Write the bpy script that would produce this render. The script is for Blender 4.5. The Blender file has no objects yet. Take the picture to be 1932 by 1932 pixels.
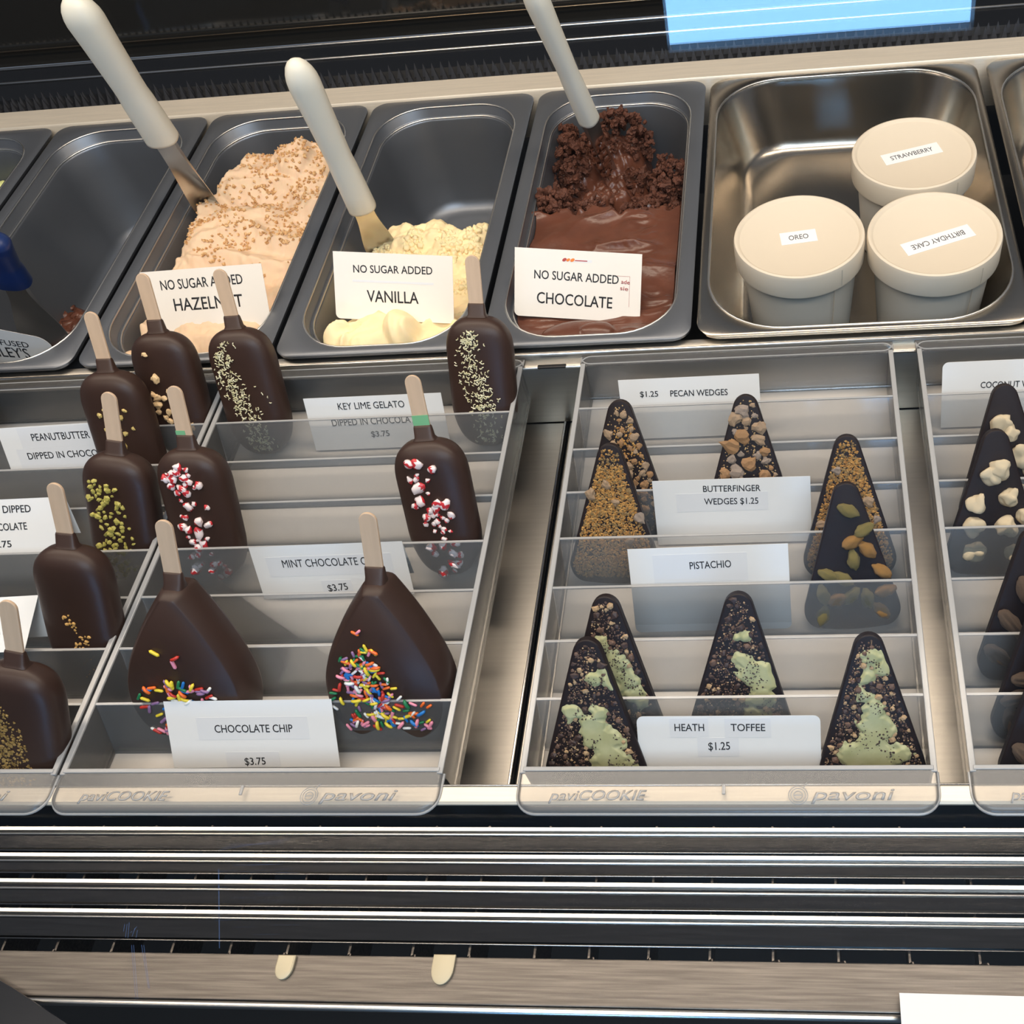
import bpy, bmesh, math, random
from mathutils import Vector, Matrix, Euler, noise
C = bpy.context.scene.collection
SC = bpy.context.scene
PI = math.pi

# ------------------------------------------------------------------ camera
cam_d = bpy.data.cameras.new('camera'); cam = bpy.data.objects.new('camera', cam_d); C.objects.link(cam)
cam_d.sensor_width = 36.0; cam_d.sensor_fit = 'HORIZONTAL'
cam_d.lens = 1947.6 / 1932 * 36; cam_d.shift_x = (966 - 1319.4) / 1932; cam_d.clip_start = .01
R = Matrix(((0.9943, 0.0296, 0.1023), (0.0381, 0.7981, -0.6013), (-0.0994, 0.6018, 0.7924)))
cam.matrix_world = Matrix.Translation((0.18973, -0.57962, 0.54287)) @ R.to_4x4()
SC.camera = cam
# ------------------------------------------------------------------ world, lights, exposure
w = bpy.data.worlds.new('world'); SC.world = w; w.use_nodes = True
bg = w.node_tree.nodes['Background']; bg.inputs[0].default_value = (.50, .58, .72, 1); bg.inputs[1].default_value = .20
def area(name, loc, target, sx, sy, power, col):
    d = bpy.data.lights.new(name, 'AREA'); d.shape = 'RECTANGLE'; d.size = sx; d.size_y = sy; d.energy = power; d.color = col
    o = bpy.data.objects.new(name, d); C.objects.link(o); o.location = loc
    o.rotation_euler = (Vector(target) - Vector(loc)).to_track_quat('-Z', 'Y').to_euler()
    return o
area('case_light', (0.05, .10, .80), (0.05, -.10, 0), 2.2, .16, 9.0, (1, .85, .68))
area('case_front_light', (0.05, -.44, .86), (0.05, .05, 0), 2.0, .10, 4.6, (1, .86, .70))
area('daylight_fill', (.5, -1.5, 1.7), (.1, -.2, 0), 1.6, 1.0, 24, (.62, .81, 1))  # added soft fill for the cool window daylight from behind the camera
SC.view_settings.view_transform = 'Standard'; SC.view_settings.look = 'None'
SC.view_settings.gamma = 1; SC.view_settings.use_curve_mapping = False
SC.view_settings.exposure = .50
SC.cycles.transparent_max_bounces = 40; SC.cycles.max_bounces = 10
SC.cycles.caustics_reflective = False; SC.cycles.caustics_refractive = False
SC.cycles.use_denoising = True; SC.cycles.sample_clamp_indirect = 6

# ------------------------------------------------------------------ materials
def lin(c):
    return tuple(((v / 255 / 12.92) if v / 255 <= .04045 else ((v / 255 + .055) / 1.055) ** 2.4) for v in c) + (1,)
def mat(name, col, rough=.5, metal=0, var=0, scale=60, bump=0, bscale=200, stretch=None, spec=None, coat=0, sss=0, col2=None):
    m = bpy.data.materials.new(name); m.use_nodes = True; t = m.node_tree; b = t.nodes['Principled BSDF']
    c = lin(col); b.inputs['Base Color'].default_value = c
    b.inputs['Roughness'].default_value = rough; b.inputs['Metallic'].default_value = metal
    if spec is not None: b.inputs['Specular IOR Level'].default_value = spec
    if coat: b.inputs['Coat Weight'].default_value = coat; b.inputs['Coat Roughness'].default_value = .15
    if sss: b.inputs['Subsurface Weight'].default_value = sss; b.inputs['Subsurface Scale'].default_value = .004
    if var or bump or col2:
        tc = t.nodes.new('ShaderNodeTexCoord'); mp = t.nodes.new('ShaderNodeMapping'); t.links.new(tc.outputs['Object'], mp.inputs[0])
        if stretch: mp.inputs['Scale'].default_value = stretch
    if var or col2:
        n = t.nodes.new('ShaderNodeTexNoise'); n.inputs['Scale'].default_value = scale; n.inputs['Detail'].default_value = 6
        t.links.new(mp.outputs[0], n.inputs['Vector'])
        r = t.nodes.new('ShaderNodeValToRGB'); r.color_ramp.elements[0].position = .36; r.color_ramp.elements[1].position = .66
        d = lin(col2) if col2 else tuple(min(1, v * (1 + var)) for v in c[:3]) + (1,)
        e = c if col2 else tuple(v * (1 - var) for v in c[:3]) + (1,)
        r.color_ramp.elements[0].color = e; r.color_ramp.elements[1].color = d
        t.links.new(n.outputs['Fac'], r.inputs[0]); t.links.new(r.outputs[0], b.inputs['Base Color'])
    if bump:
        n2 = t.nodes.new('ShaderNodeTexNoise'); n2.inputs['Scale'].default_value = bscale; n2.inputs['Detail'].default_value = 5
        t.links.new(mp.outputs[0], n2.inputs['Vector'])
        bp = t.nodes.new('ShaderNodeBump'); bp.inputs['Strength'].default_value = bump; bp.inputs['Distance'].default_value = .001
        t.links.new(n2.outputs['Fac'], bp.inputs['Height']); t.links.new(bp.outputs[0], b.inputs['Normal'])
    return m
def clear(name, col, body, rough=.25, trans=(1, 1, 1), gloss=None):
    """thin clear plastic or glass: see-through, a little milky body, fresnel gloss"""
    m = bpy.data.materials.new(name); m.use_nodes = True; t = m.node_tree; t.nodes.clear()
    out = t.nodes.new('ShaderNodeOutputMaterial'); tr = t.nodes.new('ShaderNodeBsdfTransparent'); tr.inputs[0].default_value = trans + (1,)
    last = tr.outputs[0]
    if body:
        df = t.nodes.new('ShaderNodeBsdfDiffuse'); df.inputs[0].default_value = lin(col)
        tl = t.nodes.new('ShaderNodeBsdfTranslucent'); tl.inputs[0].default_value = lin(col)
        mx0 = t.nodes.new('ShaderNodeMixShader'); mx0.inputs[0].default_value = .30
        t.links.new(df.outputs[0], mx0.inputs[1]); t.links.new(tl.outputs[0], mx0.inputs[2])
        mx = t.nodes.new('ShaderNodeMixShader'); mx.inputs[0].default_value = body
        t.links.new(last, mx.inputs[1]); t.links.new(mx0.outputs[0], mx.inputs[2]); last = mx.outputs[0]
    gl = t.nodes.new('ShaderNodeBsdfGlossy'); gl.inputs['Roughness'].default_value = rough
    if gloss is None:
        fr = t.nodes.new('ShaderNodeFresnel'); fr.inputs[0].default_value = 1.5; fac = fr.outputs[0]
    mx2 = t.nodes.new('ShaderNodeMixShader')
    if gloss is None: t.links.new(fac, mx2.inputs[0])
    else: mx2.inputs[0].default_value = gloss
    t.links.new(last, mx2.inputs[1]); t.links.new(gl.outputs[0], mx2.inputs[2]); t.links.new(mx2.outputs[0], out.inputs[0])
    return m
def emit(name, col, s):
    m = bpy.data.materials.new(name); m.use_nodes = True; t = m.node_tree; t.nodes.clear()
    o = t.nodes.new('ShaderNodeOutputMaterial'); e = t.nodes.new('ShaderNodeEmission'); e.inputs[0].default_value = col + (1,); e.inputs[1].default_value = s
    t.links.new(e.outputs[0], o.inputs[0]); return m

STEEL = mat('brushed_steel', (186, 180, 170), .34, 1, .035, 14, .06, 120, (1, 26, 26))
POLISH = mat('polished_steel', (176, 174, 172), .16, 1)
SLATM = mat('slat_steel', (104, 101, 98), .13, 1, .12, 30, .05, 160, (1, 20, 20))  # darkened for the dark surroundings the polished slats would mirror
BEADM = mat('steel_edge_glint', (235, 232, 226), .28, 1)  # paler than the steel beside it: edge highlights put into the colour
PANELM = mat('brushed_panel_steel', (118, 112, 106), .36, 1, .22, 22, .15, 180, (1, 30, 30))
PANSTEEL = mat('pan_steel', (178, 170, 158), .24, 1, .06, 8, .03, 60)
PANGREY = mat('grey_pan_metal', (122, 125, 130), .42, .75, .03, 12)
RINGM = mat('pan_ring_glint', (222, 219, 213), .3, 1)  # rim highlights put into a metal paler than the pans
RAILM = mat('warm_brushed_rail', (244, 230, 208), .45, .5, .05, 20, .05, 120, (1, 30, 30))
BLACKM = mat('black_plastic', (16, 18, 22), .35)
COMBM = mat('dark_rubber', (46, 46, 49), .5)
DARKSTEEL = mat('dark_case_steel', (40, 42, 46), .3, .6)
BACKGLASS = mat('smoked_glass', (34, 33, 31), .05, 0, spec=1.0)
TRAYM = clear('clear_tray_plastic', (214, 212, 209), .17, .2)
TRAYF = clear('milky_tray_floor', (246, 240, 232), .68, .3)
LIPM = clear('clear_tray_lip', (226, 222, 216), .30, .25)
EDGEM = clear('tray_plastic_edge', (225, 224, 222), .62, .15)
GLASSM = clear('front_glass', (255, 255, 255), 0, .0, gloss=.075)
PAPER = mat('white_card', (236, 234, 230), .55, spec=.3)
PAPER2 = mat('cream_card', (240, 232, 220), .5, spec=.3)
TAPE = mat('clear_label_tape', (229, 228, 227), .45, spec=.3)
INK = mat('black_ink', (26, 26, 30), .6)
REDINK = mat('red_ink', (176, 70, 66), .6)
ORANGE = mat('orange_ink', (236, 130, 50), .6)
CHOC = mat('dark_chocolate', (56, 37, 29), .44, 0, .08, 40, .05, 300, spec=.42)
CHOCW = mat('dark_chocolate_slab', (30, 19, 18), .5, 0, .08, 40, .03, 200, spec=.28)
WOOD = mat('pale_birch_stick', (206, 176, 146), .6, 0, .06, 30, .05, 300, (8, 8, 1))
WHITEPL = mat('white_handle_plastic', (226, 220, 202), .4, spec=.4)
BLUEPL = mat('navy_handle_plastic', (22, 44, 92), .35)
CREAMPL = mat('cream_rubber', (214, 196, 160), .5)
CUPM = mat('white_paper_cup', (206, 198, 184), .6, spec=.3)
LIDM = mat('white_paper_lid', (216, 202, 180), .6, spec=.3)

# ------------------------------------------------------------------ object helpers
def obj(name, me, m, parent=None, smooth=False, loc=None):
    o = bpy.data.objects.new(name, me); C.objects.link(o)
    if m is not None:
        ms = m if isinstance(m, (list, tuple)) else [m]
        if len(me.materials) == 0:
            for x in ms: me.materials.append(x)
    if smooth: me.polygons.foreach_set('use_smooth', [True] * len(me.polygons))
    if parent is not None: o.parent = parent
    if loc is not None: o.location = loc
    return o
def pyd(verts, faces, name='m'):
    me = bpy.data.meshes.new(name); me.from_pydata([tuple(v) for v in verts], [], faces); me.update(); return me
def tag(o, label, cat, group=None, kind=None):
    o['label'] = label; o['category'] = cat
    if group: o['group'] = group
    if kind: o['kind'] = kind
    return o
def struct(o): o['kind'] = 'structure'; return o
def empty(name, loc=(0, 0, 0), rot=(0, 0, 0)):
    o = bpy.data.objects.new(name, None); C.objects.link(o); o.location = loc; o.rotation_euler = rot; o.empty_display_size = .01; return o
class MB:
    def __init__(s): s.v = []; s.f = []; s.mi = []
    def add(s, v, f, mi=0):
        b = len(s.v); s.v += [tuple(x) for x in v]; s.f += [tuple(b + i for i in q) for q in f]; s.mi += [mi] * len(f)
    def box(s, x0, x1, y0, y1, z0, z1, mi=0):
        s.add([(x, y, z) for z in (z0, z1) for y in (y0, y1) for x in (x0, x1)],
              [(0, 2, 3, 1), (4, 5, 7, 6), (0, 1, 5, 4), (2, 6, 7, 3), (0, 4, 6, 2), (1, 3, 7, 5)], mi)
    def prof(s, pts, x0, x1, mi=0):
        n = len(pts); v = [(x0, y, z) for y, z in pts] + [(x1, y, z) for y, z in pts]
        f = [(i, (i + 1) % n, n + (i + 1) % n, n + i) for i in range(n)] + [tuple(reversed(range(n))), tuple(range(n, 2 * n))]
        s.add(v, f, mi)
    def loft(s, loops, cap0=True, cap1=True, mi=0):
        n = len(loops[0]); v = [p for l in loops for p in l]; f = []
        for k in range(len(loops) - 1):
            for i in range(n):
                j = (i + 1) % n; f.append((k * n + i, k * n + j, (k + 1) * n + j, (k + 1) * n + i))
        if cap0: f.append(tuple(reversed(range(n))))
        if cap1: f.append(tuple((len(loops) - 1) * n + i for i in range(n)))
        s.add(v, f, mi)
    def tube(s, pts, r, n=8, mi=0, closed=False):
        loops = []
        for i, p in enumerate(pts):
            a = Vector(pts[i - 1 if closed else max(0, i - 1)]); b = Vector(pts[(i + 1) % len(pts) if closed else min(len(pts) - 1, i + 1)]); d = (b - a).normalized()
            u = d.cross(Vector((0, 0, 1)) if abs(d.z) < .9 else Vector((1, 0, 0))).normalized(); w_ = d.cross(u)
            rr = r[i] if isinstance(r, (list, tuple)) else r
            loops.append([Vector(p) + (u * math.cos(t) + w_ * math.sin(t)) * rr for t in [2 * PI * k / n for k in range(n)]])
        if closed: loops.append(loops[0])
        s.loft(loops, not closed, not closed, mi=mi)
    def mesh(s, name='m', fix=True):
        me = pyd(s.v, s.f, name)
        if any(s.mi): me.polygons.foreach_set('material_index', s.mi)
        if fix:
            bm = bmesh.new(); bm.from_mesh(me); bmesh.ops.recalc_face_normals(bm, faces=bm.faces[:]); bm.to_mesh(me); bm.free()
        return me
    def build(s, name, m, parent=None, smooth=False, loc=None, fix=True): return obj(name, s.mesh(name, fix), m, parent, smooth, loc)
def rr(x0, x1, y0, y1, r, z, n=8):
    p = []
    for cx, cy, a in ((x1 - r, y0 + r, -90), (x1 - r, y1 - r, 0), (x0 + r, y1 - r, 90), (x0 + r, y0 + r, 180)):
        for k in range(n + 1):
            t = math.radians(a + 90 * k / n); p.append((cx + r * math.cos(t), cy + r * math.sin(t), z))
    return p
def auto(o, deg=40):
    me = o.data; me.polygons.foreach_set('use_smooth', [True] * len(me.polygons)); me.set_sharp_from_angle(angle=math.radians(deg)); return o
def bevelled(o, wdt, seg=2, deg=30):
    b = o.modifiers.new('bevel', 'BEVEL'); b.width = wdt; b.segments = seg; b.limit_method = 'ANGLE'; b.angle_limit = math.radians(deg); return o
def text_mesh(s, wdt, hgt, depth=.00012, shear=0):
    cu = bpy.data.curves.new('lettering', 'FONT'); cu.body = s; cu.size = 1; cu.shear = shear; cu.resolution_u = 3; cu.offset = 0 if 'M' in s else .006
    t = bpy.data.objects.new('lettering', cu); C.objects.link(t)
    dg = bpy.context.evaluated_depsgraph_get(); me = bpy.data.meshes.new_from_object(t.evaluated_get(dg))
    bpy.data.objects.remove(t); bpy.data.curves.remove(cu)
    xs = [v.co.x for v in me.vertices]; sx = wdt / (max(xs) - min(xs)); x0 = min(xs); sy = hgt / .72
    for v in me.vertices: v.co = ((v.co.x - x0) * sx, v.co.y * sy, 0)
    bm = bmesh.new(); bm.from_mesh(me)
    g = bmesh.ops.extrude_face_region(bm, geom=bm.faces[:])
    for e in g['geom']:
        if isinstance(e, bmesh.types.BMVert): e.co.z += depth
    bmesh.ops.recalc_face_normals(bm, faces=bm.faces[:]); bm.to_mesh(me); bm.free(); me.materials.clear()
    return me
_chunks = {}
def chunk_mesh(kind, seed, sub=2, jit=.25, freq=1.5):
    k = (kind, seed)
    if k in _chunks: return _chunks[k].copy() if False else _chunks[k]
    bm = bmesh.new(); bmesh.ops.create_icosphere(bm, subdivisions=sub, radius=1)
    for v in bm.verts: v.co *= 1 + jit * noise.noise(v.co * freq + Vector((seed * 7.3, seed * 3.1, 1.7 * seed)))
    me = bpy.data.meshes.new(kind); bm.to_mesh(me); bm.free(); _chunks[k] = me; return me
def rnd_unit(r): return Euler((r.uniform(0, 6.28), r.uniform(0, 6.28), r.uniform(0, 6.28)))

# ------------------------------------------------------------------ the room behind the photographer
m_ = MB(); m_.box(-3.5, 3.5, -2.75, -2.70, -.98, 1.6); struct(m_.build('wall_front', mat('dim_shop_wall', (44, 42, 40), .8)))
m_ = MB(); m_.box(-3.5, 3.5, -2.75, 1.0, -1.03, -.98); struct(m_.build('floor', mat('dark_shop_floor', (52, 48, 45), .5, 0, .1, 4)))
wx0, wx1, wz0, wz1 = -.075, .568, -.258, .42
m_ = MB()
for a in ((wx0 - .04, wx0, wz0 - .04, wz1 + .04), (wx1, wx1 + .04, wz0 - .04, wz1 + .04), (wx0, wx1, wz0 - .04, wz0), (wx0, wx1, wz1, wz1 + .04)):
    m_.box(a[0], a[1], -2.70, -2.64, a[2], a[3])
win = struct(m_.build('window_1', mat('dark_window_frame', (30, 30, 32), .5)))
m_ = MB(); m_.box(wx0, wx1, -2.70, -2.69, wz0, wz1)
obj('pane', m_.mesh(), emit('daylight_in_window', (.24, .54, 1.0), 8.5), win)

# ------------------------------------------------------------------ the case
XL, XR = -1.15, .95
m_ = MB(); m_.box(XL, XR, -.49, .60, -.20, -.19); struct(m_.build('trim_1', mat('shaded_case_well', (5, 5, 6), .8)))  # near-black colour carries the shade in the gap under the tray lips
m_ = MB(); m_.box(XL, XR, .0, .36, -.135, -.130); struct(m_.build('trim_2', mat('dark_pan_well', (16, 17, 20), .5)))
# front pane of the case
gm = MB(); ya = lambda z: -.512 + .0857 * z
gm.prof([(ya(-.15), -.15), (ya(.95), .95), (ya(.95) + .004, .95), (ya(-.15) + .004, -.15)], XL, XR)
gl = gm.build('window_2', GLASSM); struct(gl)
SCR = clear('scratch_haze', (150, 180, 235), .28, .5, gloss=.02); r_ = random.Random(9); m_ = MB()
def scr(x, z, l, an, wd):
    dx, dz = l * math.cos(an), l * math.sin(an); nx, nz = -math.sin(an) * wd, math.cos(an) * wd
    m_.add([(px, ya(pz) + .0042, pz) for px, pz in ((x, z), (x + dx, z + dz), (x + dx + nx, z + dz + nz), (x + nx, z + nz))], [(0, 1, 2, 3)])
for q in ((0.0117, 0.2441, 0.0082, 0.040, 0.00008), (0.0260, 0.2553, 0.0071, 0.168, 0.00008), (0.0212, 0.2450, 0.0067, 0.047, 0.00008), (0.0288, 0.2431, 0.0041, 0.205, 0.00012), (-.0055, 0.2119, 0.0081, 0.135, 0.00012), (0.0257, 0.2520, 0.0113, 0.065, 0.00008), (0.0152, 0.2436, 0.0150, 0.082, 0.00012), (0.0210, 0.2559, 0.0115, 0.043, 0.00008), (0.0180, 0.2347, 0.0087, 0.044, 0.00012), (0.0258, 0.2431, 0.0046, 0.137, 0.00012), (0.0165, 0.2289, 0.0121, 0.038, 0.00008), (0.0325, 0.2531, 0.0082, 0.075, 0.00008), (0.0226, 0.2379, 0.0076, 0.109, 0.00012), (0.0141, 0.2511, 0.0065, 0.150, 0.00008), (0.0317, 0.2503, 0.0067, 0.020, 0.00012), (0.0176, 0.2186, 0.0096, 0.128, 0.00012), (0.0207, 0.2553, 0.0147, 0.072, 0.00012), (0.0127, 0.2086, 0.0100, 0.041, 0.00008), (-0.0015, 0.2061, 0.0074, 0.144, 0.00008), (0.0073, 0.2390, 0.0041, 0.069, 0.00012), (0.0021, 0.1997, 0.0097, 0.065, 0.00008), (0.0138, 0.2504, 0.0122, 0.071, 0.00008), (0.0121, 0.2238, 0.0110, 0.063, 0.00008), (0.0233, 0.2502, 0.0125, 0.053, 0.00008), (0.0086, 0.2310, 0.0085, 0.028, 0.00012), (0.0183, 0.2331, 0.0088, 0.052, 0.00008), (0.0204, 0.2656, 0.0264, 0.313, 0.00010), (0.0224, 0.2671, 0.0224, 0.241, 0.00010), (0.0243, 0.2685, 0.0185, 0.139, 0.00010), (0.0262, 0.2699, 0.0149, -0.015, 0.00010), (-0.0473, 0.1883, 0.0677, -2.041, 0.00022), (-0.0465, 0.1884, 0.0676, -2.039, 0.00022), (-0.0435, 0.1885, 0.0520, -2.010, 0.00022), (-0.0427, 0.1885, 0.0522, -2.016, 0.00022), (-0.0392, 0.2079, 0.0078, -2.114, 0.00020), (-0.0382, 0.2082, 0.0145, -2.100, 0.00020), (-0.0366, 0.2097, 0.0168, -2.091, 0.00020), (-0.0399, 0.2016, 0.0024, -2.361, 0.00020), (-0.0373, 0.2046, 0.0098, -2.159, 0.00020), (-0.0359, 0.2060, 0.0043, -2.256, 0.00020), (-0.0374, 0.2027, 0.0084, -2.117, 0.00020), (0.0148, 0.2532, 0.0735, -2.003, 0.00030)):
    scr(*q)
m_.build('scratch', SCR, gl)['kind'] = 'stuff'

plates = empty('base_plate', (0, -.18, -.077))
tag(plates, 'brushed steel deck plates under and between the clear trays', 'deck plate')
for a, b in ((XL, -.0035), (-.0015, XR)):
    m_ = MB(); m_.box(a, b, -.170, .168, -.004, 0); o = m_.build('deck_panel', STEEL, plates); bevelled(o, .0012)
m_ = MB(); m_.box(-.0055, -.0035, -.170, .166, 0, .0035); bevelled(m_.build('seam_lip', POLISH, plates), .0006)
# rail between trays and pans
rail = empty('support_rail', (0, 0, -.076)); tag(rail, 'long steel rail between the clear trays and the gelato pans', 'rail')
m_ = MB(); m_.prof([(-.012, 0), (-.012, .0605), (-.0112, .0622), (-.0098, .0628), (-.0035, .0628), (-.0035, .0655), (-.0028, .0672), (-.0012, .0680), (.0052, .0682), (.0052, 0)], XL, XR)
auto(m_.build('rail_profile', STEEL, rail), 30)
m_ = MB(); m_.tube([(XL, -.0115, .0618), (XR, -.0115, .0618)], .0010, 10); m_.build('edge_bead', BEADM, rail, True)
m_ = MB(); m_.tube([(XL, -.0026, .0675), (XR, -.0026, .0675)], .0011, 10); m_.build('edge_bead', BEADM, rail, True)
for x in (-.003, .1807, .37, -.1942, -.38):
    m_ = MB(); m_.box(x - .0115, x + .0115, -.0126, -.0090, .0610, .0631); o = m_.build('slot', mat('slot_shade', (30, 26, 24), .4) if x == -.003 else bpy.data.materials['slot_shade'], rail); bevelled(o, .0008)  # solid dark blocks: the shade inside the slot holes as colour
# back rail, comb, rear slats, smoked glass
brail = empty('back_rail', (0, .378, 0)); tag(brail, 'warm lit steel rail running behind the gelato pans', 'rail')
m_ = MB(); m_.prof([(-.0165, -.05), (-.0165, -.0012), (-.0150, .001), (.0150, .001), (.0165, -.0012), (.0165, -.05)], XL, XR); auto(m_.build('rail_profile', RAILM, brail), 50)
comb = empty('finned_strip', (0, .40, 0)); tag(comb, 'black toothed rubber strip along the back rail', 'finned strip')
m_ = MB(); m_.box(XL, XR, 0, .03, -.02, -.006); m_.build('strip_base', BLACKM, comb)
m_ = MB(); r_ = random.Random(5); x = XL
while x < XR:
    for dy, off in ((.004, 0), (.014, .0045)):
        h = .0055 + r_.uniform(-.002, .003); q = x + off; l = r_.uniform(-.001, .001)
        m_.add([(q - .0034, dy, -.007), (q + .0034, dy, -.007), (q + .002, dy + .006, -.007), (q - .002, dy + .006, -.007), (q + l, dy + .004, h)], [(0, 1, 4), (1, 2, 4), (2, 3, 4), (3, 0, 4), (0, 3, 2, 1)])
    x += .0092
tt = m_.build('teeth', COMBM, comb); tt['kind'] = 'stuff'
for i, (y0, y1, z, lab) in enumerate(((.4325, .4548, .0, 'black rear slat nearest the toothed strip, with a bright front edge'), (.462, .4855, .0, 'black rear slat just below the smoked glass, with a bright front edge'))):
    s = empty('rear_slat', (0, y1, z)); tag(s, lab, 'slat', 'rear slats')
    m_ = MB(); m_.prof([(-.024, -.014), (-.024, -.010), (-.001, -.0012), (.004, -.0012), (.004, -.014)], XL, XR); m_.build('slat_body', DARKSTEEL, s)
    m_ = MB(); m_.tube([(XL, 0, 0), (XR, 0, 0)], .0015, 12); m_.build('edge_bead', BEADM, s, True)
bgl = empty('smoked_glass_panel', (0, .53, 0)); tag(bgl, 'dark smoked glass back panel mirroring the treats', 'glass panel')
m_ = MB(); m_.prof([(0, -.02), (.008, -.02), (.10, .40), (.092, .40)], XL, XR); m_.build('glass_sheet', BACKGLASS, bgl)
m_ = MB(); m_.tube([(XL, -.002, -.001), (XR, -.002, -.001)], .0008, 8); m_.build('edge_trim', mat('brass_edge', (150, 130, 105), .35, 1), bgl, True)
# front ledge
ledge = empty('front_ledge', (0, -.3575, -.0145)); tag(ledge, 'warm steel ledge carrying the front lips of the trays', 'ledge')
m_ = MB(); m_.prof([(.0065, -.0044), (.0065, -.0008), (.0055, 0), (-.0030, 0), (-.0044, -.0012), (-.0044, -.0028), (.0050, -.0034), (.0050, -.0044)], XL, XR); auto(m_.build('ledge_profile', RAILM, ledge), 30)
m_ = MB(); m_.tube([(XL, .0065, .0), (XR, .0065, .0)], .0007, 8); m_.build('edge_bead', POLISH, ledge, True)
m_ = MB(); m_.box(XL, XR, -.3525, -.3515, -.190, -.0190); struct(m_.build('gap_shade_sheet', mat('gap_shade_black', (6, 6, 7), .8)))  # black sheet added to keep the gap under the tray lips in shade
# air return grille in front
grille = empty('air_grille', (0, -.40, -.020)); tag(grille, 'polished steel louvred air grille in front of the trays', 'grille')
for yb, yt, ye in ((-0.3749, -0.3775, -0.3869), (-0.3905, -0.3935, -0.4000), (-0.4055, -0.4093, -0.4179), (-0.4220, -0.4249, -0.4365)):
    m_ = MB(); a, b, c = yb + .40, yt + .40, ye + .40
    m_.prof([(a + .0008, -.001), (a - .0008, -.0016), (b + .0006, -.0016), (b, -.0012), (b - .0008, -.0018), (c + .0012, -.0018), (c, -.0030), (c + .001, -.0056), (a, -.0035)], XL, XR)
    s = m_.build('slat', SLATM, grille)
    m_ = MB(); m_.prof([(a + .0013, .0001), (a + .0010, .0004), (a - .0010, .0006), (a - .0014, .0002), (a - .0014, -.0016), (a + .0013, -.0016)], XL, XR); m_.build('edge_bead', BEADM, s)  # top facet tilted to glint under the case light
    m_ = MB(); m_.tube([(XL, b, -.0012), (XR, b, -.0012)], .0007, 8); m_.build('thin_bead', BEADM, s, True)
    m_ = MB(); m_.tube([(XL, c, -.0028), (XR, c, -.0028)], .00035, 8); m_.build('thin_bead', POLISH, s, True)
r_ = random.Random(3); x = -.36
while x < .42:
    m_ = MB(); s = r_.uniform(-.002, .002)
    m_.add([(x, -.056, -.008), (x, .030, -.008), (x + s, .030, -.036), (x + s, -.056, -.036), (x + .0012, -.056, -.008), (x + .0012, .030, -.008), (x + s + .0012, .030, -.036), (x + s + .0012, -.056, -.036)],
           [(0, 1, 2, 3), (7, 6, 5, 4), (0, 4, 5, 1), (1, 5, 6, 2), (2, 6, 7, 3), (3, 7, 4, 0)])
    # bent tab at the fin's front end
    t = r_.uniform(.001, .0045)
    m_.add([(x, -.0415, -.008), (x, -.0445, -.008), (x + t, -.0450, -.003), (x + t * .8, -.0418, -.004), (x + .0008, -.0415, -.008), (x + .0008, -.0445, -.008), (x + t + .0008, -.0450, -.003), (x + t * .8 + .0008, -.0418, -.004)],
           [(0, 1, 2, 3), (7, 6, 5, 4), (0, 4, 5, 1), (1, 5, 6, 2), (2, 6, 7, 3), (3, 7, 4, 0)])
    m_.build('fin', PANELM, grille); x += .0325 + r_.uniform(-.004, .004)
fp = empty('kick_plate', (0, -0.4561, -.015)); tag(fp, 'wide brushed steel plate in front of the air grille', 'plate')
m_ = MB(); m_.box(XL, XR, -.0118, .0112, -.003, 0); bevelled(m_.build('plate_sheet', PANELM, fp), .0006)
m_ = MB(); m_.tube([(XL, -.0141, -.0006), (XR, -.0141, -.0006)], .0019, 12); m_.build('edge_bead', BEADM, fp, True)
for x, y, s, lab in ((-.0919, -0.4464, .78, 'smaller cream rubber tab on the brushed front plate, left of the other'), (-.0055, -0.4451, .95, 'larger cream rubber tab hanging on the brushed front plate edge')):
    m_ = MB(); ol = [(.0062, .001), (.0062, -.006)] + [(.0062 * math.cos(t), -.006 - .0085 * math.sin(t)) for t in [PI * k / 12 for k in range(1, 12)]] + [(-.0062, -.006), (-.0062, .001)]
    m_.loft([[(px * s, py * s, z) for px, py in ol] for z in (.0002, .0016)] + [[(px * s * .86, (py + .004) * s * .9 - .004 * s, .0022) for px, py in ol]])
    tag(auto(m_.build('rubber_tab', CREAMPL, loc=(x, y, -.015)), 40), lab, 'tab')
m_ = MB(); m_.loft([[(-.33, -.02, z), (.062, -.02, z), (.016, .0, z), (-.03, .018, z), (-.33, .02, z)] for z in (0, .002)]); tag(m_.build('corner_bracket', DARKSTEEL, loc=(-.2530, -0.4655, -.0105)), 'dark corner plate at the left end of the brushed front plate', 'bracket')

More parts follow.
